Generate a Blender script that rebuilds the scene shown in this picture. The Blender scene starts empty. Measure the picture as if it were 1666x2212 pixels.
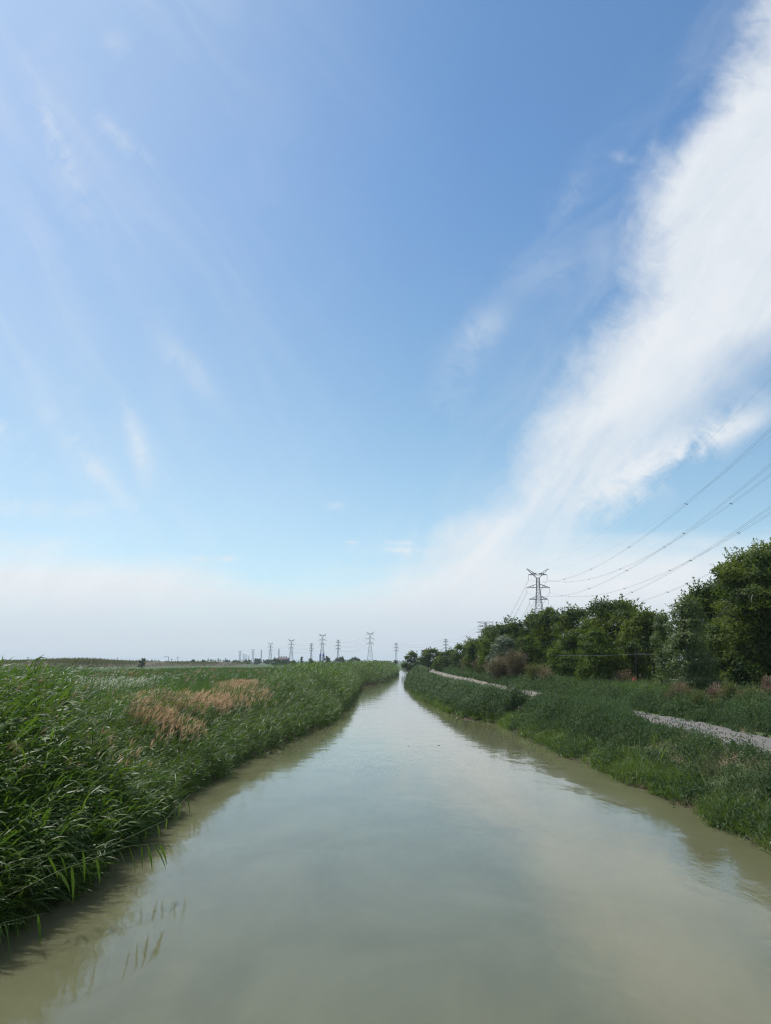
import bpy, math
import numpy as np
from mathutils import Vector
R = math.radians
S = bpy.context.scene
COL = S.collection
RNG = np.random.default_rng(7)

# ------------------------------------------------------------------ camera
CAM_H, PITCH = 4.0, R(11.02)
cam_d = bpy.data.cameras.new('camera')
cam = bpy.data.objects.new('camera', cam_d); COL.objects.link(cam)
cam.location = (0, 0, CAM_H); cam.rotation_euler = (R(90) + PITCH, 0, 0)
cam_d.sensor_fit = 'VERTICAL'; cam_d.sensor_height = 24.0; cam_d.lens = 24.0 * 1664 / 2212
cam_d.clip_start = 0.1; cam_d.clip_end = 30000
S.camera = cam

# ------------------------------------------------------------------ light
SUN_EL, SUN_AZ = 58.0, -50.0            # azimuth clockwise from +Y: the sun is high on the left
SUN_STR, SKY_STR, EXPO = 4.6, 0.15, 0.0
sd = bpy.data.lights.new('sun', 'SUN'); sd.energy = SUN_STR; sd.angle = R(0.5); sd.color = (1.0, 0.955, 0.88)
so = bpy.data.objects.new('sun', sd); COL.objects.link(so)
sdir = Vector((math.sin(R(SUN_AZ)) * math.cos(R(SUN_EL)), math.cos(R(SUN_AZ)) * math.cos(R(SUN_EL)), math.sin(R(SUN_EL))))
so.rotation_euler = sdir.to_track_quat('Z', 'Y').to_euler()

S.view_settings.view_transform = 'Standard'; S.view_settings.look = 'None'
S.view_settings.exposure = EXPO; S.view_settings.gamma = 1.0
S.view_settings.use_curve_mapping = False
S.cycles.use_denoising = True; S.cycles.denoiser = 'OPENIMAGEDENOISE'
S.cycles.denoising_input_passes = 'RGB_ALBEDO_NORMAL'; S.cycles.denoising_prefilter = 'NONE'; S.cycles.denoising_quality = 'HIGH'
S.cycles.filter_width = 1.2
S.cycles.max_bounces = 6; S.cycles.diffuse_bounces = 4; S.cycles.glossy_bounces = 3
S.cycles.transmission_bounces = 4; S.cycles.volume_bounces = 0; S.cycles.transparent_max_bounces = 8

world = bpy.data.worlds.new('World'); S.world = world; world.use_nodes = True


class G:
    """small node-graph writer"""
    def __init__(s, tree):
        s.t = tree
    def n(s, typ, **k):
        nd = s.t.nodes.new(typ)
        for a, b in k.items(): setattr(nd, a, b)
        return nd
    def put(s, sock, v):
        if isinstance(v, bpy.types.NodeSocket): s.t.links.new(v, sock)
        else: sock.default_value = v
    def m(s, op, a, b=0.0, c=0.0, clamp=False):
        nd = s.n('ShaderNodeMath', operation=op, use_clamp=clamp)
        s.put(nd.inputs[0], a); s.put(nd.inputs[1], b); s.put(nd.inputs[2], c)
        return nd.outputs[0]
    def add(s, a, b): return s.m('ADD', a, b)
    def sub(s, a, b): return s.m('SUBTRACT', a, b)
    def mul(s, a, b, clamp=False): return s.m('MULTIPLY', a, b, clamp=clamp)
    def step(s, x, lo, hi, olo=0.0, ohi=1.0):
        nd = s.n('ShaderNodeMapRange', interpolation_type='SMOOTHSTEP', clamp=True)
        s.put(nd.inputs['Value'], x); s.put(nd.inputs['From Min'], lo); s.put(nd.inputs['From Max'], hi)
        s.put(nd.inputs['To Min'], olo); s.put(nd.inputs['To Max'], ohi)
        return nd.outputs[0]
    def xyz(s, x, y, z=0.0):
        nd = s.n('ShaderNodeCombineXYZ')
        s.put(nd.inputs[0], x); s.put(nd.inputs[1], y); s.put(nd.inputs[2], z)
        return nd.outputs[0]
    def noise(s, vec, scale, detail=4.0, rough=0.55, dist=0.0, color=False):
        nd = s.n('ShaderNodeTexNoise')
        s.put(nd.inputs['Vector'], vec); nd.inputs['Scale'].default_value = scale
        nd.inputs['Detail'].default_value = detail; nd.inputs['Roughness'].default_value = rough
        nd.inputs['Distortion'].default_value = dist
        return nd.outputs['Color' if color else 'Fac']
    def mix(s, f, a, b, blend='MIX'):
        nd = s.n('ShaderNodeMix', data_type='RGBA', blend_type=blend)
        s.put(nd.inputs[0], f); s.put(nd.inputs[6], a); s.put(nd.inputs[7], b)
        return nd.outputs[2]
    def curve(s, x, pts):
        nd = s.n('ShaderNodeFloatCurve')
        cm = nd.mapping; cm.use_clip = True
        c = cm.curves[0]
        pts = sorted(pts)
        while len(c.points) < len(pts): c.points.new(0.5, 0.5)
        for p, (a, b) in zip(c.points, pts): p.location = (a, b); p.handle_type = 'AUTO_CLAMPED'
        cm.update()
        s.put(nd.inputs['Value'], x)
        return nd.outputs[0]


def c4(c): return (c[0], c[1], c[2], 1.0)


def sky_uv(px, py):
    """direction of a spot of sky, as its slope along X and Z per unit of Y"""
    a, b = (px - 833) / 1664, (1106 - py) / 1664
    y = math.cos(PITCH) - b * math.sin(PITCH); z = math.sin(PITCH) + b * math.cos(PITCH)
    return a / y, z / y


def build_world():
    t = world.node_tree; t.nodes.clear(); g = G(t)
    out = g.n('ShaderNodeOutputWorld'); bg = g.n('ShaderNodeBackground')
    sky = g.n('ShaderNodeTexSky', sky_type='NISHITA'); sky.sun_disc = False
    sky.sun_elevation = R(SUN_EL); sky.sun_rotation = R(SUN_AZ)
    sky.altitude = 1000; sky.air_density = 1.0; sky.dust_density = 1.2; sky.ozone_density = 3.0
    tc = g.n('ShaderNodeTexCoord'); sp = g.n('ShaderNodeSeparateXYZ')
    t.links.new(tc.outputs['Generated'], sp.inputs[0])
    x, y, z = sp.outputs
    yy = g.m('MAXIMUM', y, 0.05)
    u = g.m('DIVIDE', x, yy); v = g.m('DIVIDE', z, yy)
    front = g.step(y, 0.05, 0.3)
    vec = g.xyz(u, v)
    # wind-drawn fibres, streaming from upper right to lower left in the big band
    ca, sa = math.cos(R(52)), math.sin(R(52))
    along = g.add(g.mul(u, ca), g.mul(v, sa)); across = g.sub(g.mul(v, ca), g.mul(u, sa))
    fib = g.noise(g.xyz(g.mul(along, 1.6), g.mul(across, 5.0), 3.1), 2.2, 7, 0.6, 0.8)
    puff = g.noise(vec, 7.0, 8, 0.62, 0.5)
    big = g.noise(vec, 2.3, 4, 0.5, 0.3)
    wisp = g.noise(g.xyz(g.add(u, g.mul(puff, 0.05)), v, 4.0), 24.0, 6, 0.6, 0.8); nw = g.sub(wisp, 0.5)
    n0 = g.sub(puff, 0.5); nf = g.sub(fib, 0.5); nb = g.sub(big, 0.5)
    # --- main band
    L = [(1740, -180), (1615, 0), (1510, 200), (1372, 350), (1312, 520), (1288, 640), (1240, 760), (1138, 890), (1078, 1000), (1020, 1080), (880, 1150), (600, 1215)]
    Rr = [(2500, 560), (1900, 660), (1700, 745), (1590, 830), (1470, 925), (1385, 1010), (1275, 1092), (1250, 1130), (1240, 1200)]
    UL = g.curve(v, [(sky_uv(*p)[1], max(0, sky_uv(*p)[0])) for p in L])
    UR = g.curve(v, [(sky_uv(*p)[1], min(1, sky_uv(*p)[0])) for p in Rr])
    dl = g.add(g.sub(u, UL), g.add(g.mul(n0, 0.12), g.add(g.mul(nf, 0.05), g.add(g.mul(nb, 0.05), g.mul(nw, 0.055)))))
    dr = g.add(g.sub(UR, u), g.add(g.add(0.03, g.mul(n0, 0.08)), g.mul(nf, 0.09)))
    dr = g.m('MAXIMUM', dr, g.sub(v, 0.52))
    band = g.mul(g.step(dl, -0.02, 0.10), g.step(dr, -0.05, 0.16))
    dens = g.step(g.add(g.mul(fib, 0.65), g.mul(big, 0.5)), 0.22, 0.62, 0.74, 1.0)
    band = g.mul(band, g.mul(dens, 0.93))
    halo = g.mul(g.step(dl, -0.14, 0.05), g.mul(g.step(dr, -0.1, 0.2), g.mul(g.step(fib, 0.35, 0.75), 0.22)))
    cloud = g.m('MAXIMUM', band, halo)

    def blob(px, py, ang, ln, wd, op, wob=0.05, soft=nf):
        bu, bv = sky_uv(px, py); c_, s_ = math.cos(R(ang)), math.sin(R(ang))
        du = g.add(g.sub(u, bu), g.mul(n0, wob)); dv = g.add(g.sub(v, bv), g.mul(nb, wob))
        a = g.m('DIVIDE', g.add(g.mul(du, c_), g.mul(dv, s_)), ln)
        b = g.m('DIVIDE', g.sub(g.mul(dv, c_), g.mul(du, s_)), wd)
        r2 = g.add(g.mul(a, a), g.mul(b, b))
        e = g.m('EXPONENT', g.mul(r2, -1.0))
        return g.mul(g.mul(e, g.step(g.add(puff, g.add(nf, nw)), 0.26, 0.74)), op)
    parts = [
        blob(1480, 975, 31, 0.13, 0.022, 0.95, 0.03), blob(1345, 1040, 33, 0.12, 0.035, 0.85, 0.03),
        blob(1590, 925, 24, 0.05, 0.012, 0.7, 0.02),
        blob(1045, 710, 35, 0.045, 0.024, 0.30), blob(985, 820, 65, 0.07, 0.028, 0.18),
        blob(1235, 430, 60, 0.05, 0.022, 0.14), blob(1350, 345, -20, 0.02, 0.008, 0.30, 0.02), blob(1150, 590, 20, 0.08, 0.035, 0.12),
        blob(300, 960, -72, 0.05, 0.011, 0.55, 0.03), blob(190, 985, -46, 0.085, 0.013, 0.5, 0.03), blob(25, 950, -38, 0.07, 0.016, 0.6, 0.03),
        blob(130, 340, -62, 0.11, 0.022, 0.34), blob(100, 245, -80, 0.03, 0.014, 0.32), blob(265, 300, -45, 0.06, 0.012, 0.34, 0.03), blob(255, 90, -60, 0.03, 0.02, 0.2),
        blob(90, 1095, 0, 0.11, 0.012, 0.35, 0.03), blob(395, 780, -50, 0.07, 0.016, 0.22), blob(735, 1098, -8, 0.018, 0.006, 0.4, 0.02),
        blob(885, 1189, -1, 0.055, 0.0045, 0.9, 0.008), blob(865, 1173, -2, 0.035, 0.003, 0.6, 0.008), blob(762, 1172, -4, 0.009, 0.002, 0.6, 0.004),
        blob(440, 1206, 0, 0.012, 0.004, 0.7, 0.006), blob(487, 1206, 0, 0.014, 0.004, 0.7, 0.006),
    ]
    for p in parts: cloud = g.sub(1.0, g.mul(g.sub(1.0, cloud), g.sub(1.0, p)))
    # --- thin veil over the left of the sky
    c2, s2 = math.cos(R(-57)), math.sin(R(-57))
    al2 = g.add(g.mul(u, c2), g.mul(v, s2)); ac2 = g.sub(g.mul(v, c2), g.mul(u, s2))
    f2 = g.noise(g.xyz(g.mul(al2, 1.0), g.mul(ac2, 5.0), 9.0), 2.4, 6, 0.55, 0.9)
    veil = g.mul(g.step(u, 0.20, -0.55, 0.02, 1.0), g.add(0.24, g.mul(g.step(f2, 0.38, 0.80), 0.13)))
    cloud = g.sub(1.0, g.mul(g.sub(1.0, cloud), g.sub(1.0, veil)))
    # --- bank of pale cloud along the horizon
    hn = g.noise(g.xyz(g.mul(u, 1.0), g.mul(v, 4.0), 5.0), 5.0, 7, 0.6, 0.3)
    hv = g.noise(g.xyz(g.mul(u, 1.0), g.mul(v, 9.0), 2.0), 3.0, 5, 0.55, 0.4)
    top = g.curve(g.add(g.mul(u, 0.5), 0.5), [(0.0, 0.160), (0.24, 0.152), (0.36, 0.130), (0.44, 0.10), (0.52, 0.115), (0.62, 0.150), (0.72, 0.168), (1.0, 0.185)])
    hz = g.step(g.sub(g.add(top, g.mul(g.sub(hn, 0.5), 0.075)), v), -0.018, 0.045)
    hz = g.mul(hz, g.step(g.add(hv, g.mul(v, 0.6)), 0.30, 0.62, 0.74, 0.97))
    wide = g.m('EXPONENT', g.mul(g.m('MAXIMUM', v, 0.0), -6.0))
    hz = g.sub(1.0, g.mul(g.sub(1.0, hz), g.sub(1.0, g.mul(wide, 0.60))))
    cloud = g.sub(1.0, g.mul(g.sub(1.0, cloud), g.sub(1.0, hz)))
    cloud = g.mul(cloud, front)
    back = g.mul(g.sub(1.0, front), 0.35)
    cloud = g.add(cloud, back)
    # the clear air itself is a little brighter and more cyan than the model
    hue = g.mix(g.step(v, 0.2, 0.75), c4((0.75, 0.975, 0.92)), c4((0.72, 0.965, 1.04)))
    tint = g.mix(1.0, sky.outputs[0], hue, 'MULTIPLY')
    white = g.mix(g.step(g.sub(fib, n0), 0.2, 0.8), c4((5.25, 5.6, 5.9)), c4((5.75, 5.95, 6.15)))
    low = g.mix(g.step(v, 0.03, 0.11), c4((4.4, 4.9, 5.4)), white)
    colr = g.mix(cloud, tint, low)
    t.links.new(colr, bg.inputs[0]); bg.inputs[1].default_value = SKY_STR
    t.links.new(bg.outputs[0], out.inputs[0])


build_world()


# ------------------------------------------------------------------ helpers
def at(px, py, d):
    """the real point a given distance ahead, seen in that direction from the bridge"""
    a, b = (px - 833) / 1664, (1106 - py) / 1664
    y = math.cos(PITCH) - b * math.sin(PITCH); z = math.sin(PITCH) + b * math.cos(PITCH)
    k = d / y
    return np.array([a * k, d, CAM_H + z * k])


def tag(o, label=None, cat=None, group=None, kind=None):
    if label: o['label'] = label
    if cat: o['category'] = cat
    if group: o['group'] = group
    if kind: o['kind'] = kind
    return o


def empty(name, loc, rz=0.0):
    o = bpy.data.objects.new(name, None); COL.objects.link(o)
    o.location = loc; o.rotation_euler = (0, 0, rz); o.empty_display_size = 0.5
    return o


def link(name, me, mat, parent=None, loc=None):
    if mat: me.materials.append(mat)
    o = bpy.data.objects.new(name, me); COL.objects.link(o)
    if parent: o.parent = parent
    if loc is not None: o.location = loc
    return o


def quads_mesh(name, V, F, attr=None, smooth=False):
    """V (n,3), F (m,4) -> mesh; attr: dict of per-vertex floats"""
    me = bpy.data.meshes.new(name)
    V = np.ascontiguousarray(V, dtype=np.float32); F = np.ascontiguousarray(F, dtype=np.int32)
    k = F.shape[1]
    me.vertices.add(len(V)); me.vertices.foreach_set('co', V.ravel())
    me.loops.add(F.size); me.loops.foreach_set('vertex_index', F.ravel())
    me.polygons.add(len(F)); me.polygons.foreach_set('loop_start', np.arange(0, F.size, k, dtype=np.int32))
    if smooth: me.polygons.foreach_set('use_smooth', np.ones(len(F), dtype=bool))
    me.update(calc_edges=True)
    for nm, a in (attr or {}).items():
        at_ = me.attributes.new(nm, 'FLOAT', 'POINT'); at_.data.foreach_set('value', np.ascontiguousarray(a, dtype=np.float32))
    return me


class Strips:
    """leaf blades: bent tapering ribbons"""
    def __init__(s): s.V = []; s.F = []; s.T = []; s.n = 0
    def add(s, base, az, el, ln, wd, droop, K=3, roll=None, tint=None, prof=None, turn=None):
        N = len(base)
        if N == 0: return
        az = np.broadcast_to(az, N).astype(float).copy(); el = np.broadcast_to(el, N).astype(float).copy()
        ln = np.broadcast_to(ln, N); wd = np.broadcast_to(wd, N); droop = np.broadcast_to(droop, N)
        roll = RNG.normal(0, 0.5, N) if roll is None else np.broadcast_to(roll, N)
        tint = RNG.random(N) if tint is None else np.broadcast_to(tint, N)
        if prof is None: prof = {1: [1, 0.35], 2: [0.55, 1, 0.08], 3: [0.5, 1, 0.75, 0.05], 4: [0.45, 0.95, 1, 0.62, 0.04]}[K]
        P = np.array(base, float); out = np.empty((N, K + 1, 2, 3))
        for k in range(K + 1):
            ce, se = np.cos(el), np.sin(el); ca, sa = np.cos(az), np.sin(az)
            d = np.stack([ce * ca, ce * sa, se], 1)
            h = np.stack([-sa, ca, np.zeros(N)], 1); nn = np.cross(d, h)
            sd_ = h * np.cos(roll)[:, None] + nn * np.sin(roll)[:, None]
            w = (wd * prof[k] * 0.5)[:, None]
            out[:, k, 0] = P - sd_ * w; out[:, k, 1] = P + sd_ * w
            P = P + d * (ln / K)[:, None]
            el = el - droop / K
            if turn is not None: az = az + turn / K
        idx = np.arange(N * (K + 1) * 2).reshape(N, K + 1, 2) + s.n
        q = np.stack([idx[:, :-1, 0], idx[:, :-1, 1], idx[:, 1:, 1], idx[:, 1:, 0]], -1).reshape(-1, 4)
        s.V.append(out.reshape(-1, 3)); s.F.append(q); s.T.append(np.repeat(tint, (K + 1) * 2)); s.n += N * (K + 1) * 2
    def cards(s, base, nrm, ln, wd, tint, jit=0.5, rg=RNG):
        """single pointed leaves lying roughly across the given normals"""
        N = len(base); n = nrm + rg.normal(0, jit, (N, 3)); n /= np.linalg.norm(n, axis=1)[:, None] + 1e-9
        d = np.cross(n, rg.normal(size=(N, 3))); d /= np.linalg.norm(d, axis=1)[:, None] + 1e-9
        e = np.cross(n, d); ln = np.broadcast_to(ln, N)[:, None] * 0.5; wd = np.broadcast_to(wd, N)[:, None] * 0.5
        out = np.stack([base - d * ln, base + e * wd - d * ln * 0.1, base + d * ln, base - e * wd - d * ln * 0.1], 1)
        s.V.append(out.reshape(-1, 3)); s.F.append((np.arange(N * 4) + s.n).reshape(N, 4)); s.T.append(np.repeat(np.broadcast_to(tint, N), 4)); s.n += N * 4
    def mesh(s, name):
        return quads_mesh(name, np.concatenate(s.V), np.concatenate(s.F), {'tint': np.concatenate(s.T)})


class MB:
    """hard-surface mesh collector"""
    def __init__(s): s.V = []; s.F = []
    def tube(s, path, rad, n=6, cap=True):
        path = [Vector(p) for p in path]; b = len(s.V)
        rad = [rad] * len(path) if np.isscalar(rad) else rad
        for i, p in enumerate(path):
            d = (path[min(i + 1, len(path) - 1)] - path[max(i - 1, 0)]).normalized()
            a = d.cross(Vector((0, 0, 1)) if abs(d.z) < 0.95 else Vector((1, 0, 0))).normalized(); c = d.cross(a)
            for k in range(n):
                w = 2 * math.pi * (k + 0.5) / n
                s.V.append(tuple(p + (a * math.cos(w) + c * math.sin(w)) * rad[i]))
        for i in range(len(path) - 1):
            for k in range(n):
                k2 = (k + 1) % n
                s.F.append((b + i * n + k, b + i * n + k2, b + (i + 1) * n + k2, b + (i + 1) * n + k))
        if cap:
            s.F.append(tuple(b + k for k in range(n))[::-1]); s.F.append(tuple(b + (len(path) - 1) * n + k for k in range(n)))
    def beam(s, p, q, w): s.tube([p, q], w * 0.7071, 4)
    def box(s, c, h):
        b = len(s.V)
        for dz in (-1, 1):
            for dx, dy in ((-1, -1), (1, -1), (1, 1), (-1, 1)): s.V.append((c[0] + dx * h[0], c[1] + dy * h[1], c[2] + dz * h[2]))
        for f in ((3, 2, 1, 0), (4, 5, 6, 7), (0, 1, 5, 4), (1, 2, 6, 5), (2, 3, 7, 6), (3, 0, 4, 7)): s.F.append(tuple(b + i for i in f))
    def lathe(s, prof, n=20, c=(0, 0)):
        b = len(s.V)
        for r, z in prof:
            for k in range(n): s.V.append((c[0] + r * math.cos(2 * math.pi * k / n), c[1] + r * math.sin(2 * math.pi * k / n), z))
        for i in range(len(prof) - 1):
            for k in range(n):
                k2 = (k + 1) % n; s.F.append((b + i * n + k, b + i * n + k2, b + (i + 1) * n + k2, b + (i + 1) * n + k))
        s.F.append(tuple(b + (len(prof) - 1) * n + k for k in range(n)))
    def build(s, name, mat, parent=None, loc=None, smooth=False):
        me = bpy.data.meshes.new(name); me.from_pydata(s.V, [], s.F); me.update()
        if smooth: me.polygons.foreach_set('use_smooth', np.ones(len(me.polygons), dtype=bool))
        return link(name, me, mat, parent, loc)


# ------------------------------------------------------------------ materials
def new_mat(name):
    m = bpy.data.materials.new(name); m.use_nodes = True; m.node_tree.nodes.clear()
    return m, G(m.node_tree)


def leaf_mat(name, c0, c1, c2=None, trans=0.35, rough=0.42, patch=0.25, spec=0.4, patch_amt=0.6, tcol=(1.25, 1.35, 0.55)):
    """c0..c1 by leaf, c2 in drifting patches"""
    c0, c1 = [tuple(1.2 * q for q in c) for c in (c0, c1)]; c2 = tuple(1.2 * q for q in c2) if c2 else None
    m, g = new_mat(name)
    a = g.n('ShaderNodeAttribute', attribute_name='tint')
    col = g.mix(a.outputs['Fac'], c4(c0), c4(c1))
    tc = g.n('ShaderNodeTexCoord')
    if c2:
        nz = g.noise(tc.outputs['Object'], patch, 3, 0.6)
        col = g.mix(g.mul(g.step(nz, 0.42, 0.62), patch_amt), col, c4(c2))
    p = g.n('ShaderNodeBsdfPrincipled'); g.put(p.inputs['Base Color'], col)
    p.inputs['Roughness'].default_value = rough; p.inputs['Specular IOR Level'].default_value = spec
    tr = g.n('ShaderNodeBsdfTranslucent'); g.put(tr.inputs[0], g.mix(1.0, col, c4(tcol), 'MULTIPLY'))
    mx = g.n('ShaderNodeMixShader'); mx.inputs[0].default_value = trans
    m.node_tree.links.new(p.outputs[0], mx.inputs[1]); m.node_tree.links.new(tr.outputs[0], mx.inputs[2])
    o = g.n('ShaderNodeOutputMaterial'); m.node_tree.links.new(mx.outputs[0], o.inputs[0])
    return m


def plain_mat(name, c0, c1, scale=3.0, rough=0.7, metal=0.0, spec=0.4, bump=0.0, stretch=(1, 1, 1)):
    m, g = new_mat(name)
    tc = g.n('ShaderNodeTexCoord'); mp = g.n('ShaderNodeMapping'); mp.inputs['Scale'].default_value = stretch
    m.node_tree.links.new(tc.outputs['Object'], mp.inputs[0])
    nz = g.noise(mp.outputs[0], scale, 6, 0.6)
    p = g.n('ShaderNodeBsdfPrincipled'); g.put(p.inputs['Base Color'], g.mix(g.step(nz, 0.3, 0.7), c4(c0), c4(c1)))
    p.inputs['Roughness'].default_value = rough; p.inputs['Metallic'].default_value = metal; p.inputs['Specular IOR Level'].default_value = spec
    if bump:
        b = g.n('ShaderNodeBump'); b.inputs['Strength'].default_value = bump; b.inputs['Distance'].default_value = 0.05
        g.put(b.inputs['Height'], nz); m.node_tree.links.new(b.outputs[0], p.inputs['Normal'])
    o = g.n('ShaderNodeOutputMaterial'); m.node_tree.links.new(p.outputs[0], o.inputs[0])
    return m


M = {}
M['reed'] = leaf_mat('reed_leaf', (0.028, 0.064, 0.012), (0.100, 0.160, 0.030), (0.065, 0.098, 0.022), 0.40, 0.48, 0.5, 0.32)
M['reed_blue'] = leaf_mat('reed_leaf_bluish', (0.017, 0.042, 0.014), (0.085, 0.132, 0.046), None, 0.30, 0.6, 0.4, 0.2)
M['sedge'] = leaf_mat('sedge_blade', (0.040, 0.080, 0.020), (0.090, 0.145, 0.032), (0.036, 0.066, 0.026), 0.36, 0.45, 0.12, 0.35)
M['tan'] = leaf_mat('dry_plume', (0.32, 0.225, 0.13), (0.54, 0.395, 0.255), None, 0.3, 0.7, 0.4, 0.2, tcol=(1.1, 1.0, 0.8))
M['straw'] = leaf_mat('straw', (0.16, 0.125, 0.06), (0.36, 0.29, 0.16), None, 0.2, 0.7, 0.4, 0.2, tcol=(1.1, 1.0, 0.8))
M['pale'] = leaf_mat('pale_plume', (0.40, 0.42, 0.30), (0.62, 0.62, 0.50), None, 0.3, 0.6, 0.4, 0.3, tcol=(1, 1, 0.9))
M['weed'] = leaf_mat('weed_leaf', (0.026, 0.052, 0.022), (0.076, 0.116, 0.050), (0.044, 0.074, 0.032), 0.30, 0.7, 0.22, 0.15)
M['grass'] = leaf_mat('bank_grass', (0.058, 0.105, 0.020), (0.125, 0.180, 0.042), (0.085, 0.12, 0.04), 0.35, 0.45, 0.35, 0.35)
M['dull'] = leaf_mat('grey_scrub_leaf', (0.060, 0.085, 0.038), (0.135, 0.155, 0.08), (0.12, 0.11, 0.06), 0.25, 0.6, 0.8, 0.3)
M['stem'] = plain_mat('reed_stem', (0.06, 0.085, 0.025), (0.12, 0.13, 0.05), 6, 0.5)
M['bark'] = plain_mat('bark', (0.035, 0.028, 0.02), (0.085, 0.07, 0.055), 9, 0.9, bump=0.6, stretch=(1, 1, 0.25))
M['bark_grey'] = plain_mat('bark_grey', (0.09, 0.08, 0.07), (0.17, 0.155, 0.135), 9, 0.9, bump=0.5, stretch=(1, 1, 0.25))
M['tree_dark'] = leaf_mat('elm_leaf', (0.024, 0.048, 0.012), (0.085, 0.120, 0.024), (0.120, 0.150, 0.016), 0.42, 0.6, 0.30, 0.18, 0.75)  # brighter yellow-green patch colour paints sunlit clumps into the dark crowns
M['tree_yellow'] = leaf_mat('light_elm_leaf', (0.050, 0.085, 0.012), (0.135, 0.170, 0.020), (0.045, 0.075, 0.014), 0.42, 0.6, 0.4, 0.18, 0.6)
M['tree_pale'] = leaf_mat('poplar_leaf', (0.055, 0.085, 0.028), (0.165, 0.195, 0.080), (0.085, 0.12, 0.032), 0.38, 0.5, 0.5, 0.35)
M['tree_grey'] = leaf_mat('oleaster_leaf', (0.070, 0.098, 0.056), (0.165, 0.195, 0.125), None, 0.2, 0.5, 0.5, 0.4)
M['tree_far'] = leaf_mat('far_leaf', (0.026, 0.048, 0.018), (0.055, 0.085, 0.026), (0.04, 0.07, 0.03), 0.25, 0.6, 0.1, 0.2)
M['tam'] = leaf_mat('tamarisk_spray', (0.095, 0.075, 0.042), (0.215, 0.165, 0.105), (0.085, 0.10, 0.042), 0.25, 0.8, 0.8, 0.1, 0.8, tcol=(1.1, 1, 0.8))
M['tam_pink'] = leaf_mat('tamarisk_bloom', (0.14, 0.095, 0.065), (0.25, 0.175, 0.135), (0.085, 0.105, 0.045), 0.25, 0.8, 1.0, 0.1, 0.75, tcol=(1.1, 0.9, 0.9))
M['tam_green'] = leaf_mat('tamarisk_green', (0.065, 0.090, 0.034), (0.14, 0.155, 0.07), (0.17, 0.12, 0.075), 0.25, 0.8, 0.7, 0.1, 0.6)
M['brush'] = leaf_mat('dead_brush', (0.06, 0.045, 0.035), (0.14, 0.105, 0.085), None, 0.1, 0.9, 0.5, 0.1, tcol=(1, 1, 1))
M['steel'] = plain_mat('galvanised_steel', (0.055, 0.065, 0.085), (0.095, 0.105, 0.125), 0.6, 0.5, 0.3)
M['insul'] = plain_mat('insulator_glass', (0.10, 0.11, 0.12), (0.2, 0.2, 0.2), 8, 0.35)
M['wire'] = plain_mat('cable', (0.06, 0.065, 0.075), (0.10, 0.105, 0.115), 1, 0.5, 0.2)
M['cable'] = plain_mat('grey_cable', (0.22, 0.23, 0.24), (0.32, 0.33, 0.34), 1, 0.5)
M['pole'] = plain_mat('tarred_pole', (0.006, 0.006, 0.006), (0.015, 0.013, 0.012), 5, 0.9, spec=0.1, stretch=(1, 1, 0.2))
M['concrete'] = plain_mat('concrete', (0.34, 0.34, 0.33), (0.46, 0.46, 0.44), 2, 0.8)
M['red'] = plain_mat('red_cloth', (0.25, 0.012, 0.02), (0.36, 0.03, 0.035), 6, 0.7)
M['blue'] = plain_mat('blue_paint', (0.02, 0.05, 0.26), (0.03, 0.075, 0.36), 0.4, 0.5)
M['silo'] = plain_mat('silo_shell', (0.20, 0.24, 0.33), (0.30, 0.34, 0.43), 0.7, 0.5, stretch=(1, 1, 0.2))
M['brick'] = plain_mat('dark_red_wall', (0.045, 0.032, 0.03), (0.075, 0.05, 0.045), 0.5, 0.85)
M['roof'] = plain_mat('dark_roof', (0.06, 0.034, 0.032), (0.09, 0.05, 0.045), 0.4, 0.7)
M['litter'] = plain_mat('pale_litter', (0.5, 0.48, 0.42), (0.7, 0.68, 0.62), 5, 0.6)


# ------------------------------------------------------------------ ground and water
RX = np.array([[8.4, -40], [8.4, 10], [8.5, 18], [8.6, 21.7], [8.1, 33.7], [7.8, 45], [7.7, 52.6], [5.9, 56.5], [5.0, 69.2], [4.0, 89.3], [3.5, 133.6], [5.0, 175], [6.7, 223.6], [10.6, 320], [10.6, 400], [4, 470], [-20, 560]])
LX = np.array([[-6.6, -40], [-6.5, 8], [-6.1, 12.3], [-5.8, 14.0], [-5.8, 17.2], [-6.3, 23.1], [-5.9, 35], [-4.4, 50], [-3.9, 54], [-4.1, 91.7], [-4.6, 128.7], [-0.9, 156], [3.1, 239], [4.6, 320], [2.5, 400], [-8, 470], [-32, 560]])


def wob(y): return 0.10 * np.sin(y * 1.9 + 1) + 0.10 * np.sin(y * 0.83) + 0.06 * np.sin(y * 4.1 + 2)
def xr(y): return np.interp(y, RX[:, 1], RX[:, 0]) + wob(y + 31)
def xl(y): return np.interp(y, LX[:, 1], LX[:, 0]) - wob(y)
def sm(t): t = np.clip(t, 0, 1); return t * t * (3 - 2 * t)


GZ = 1.2
def path_mid(y): return np.interp(y, [0, 23, 40, 66, 115, 180, 270, 420], [12.6, 12.9, 13.2, 12.9, 12.6, 12.9, 15.2, 22])


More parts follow.
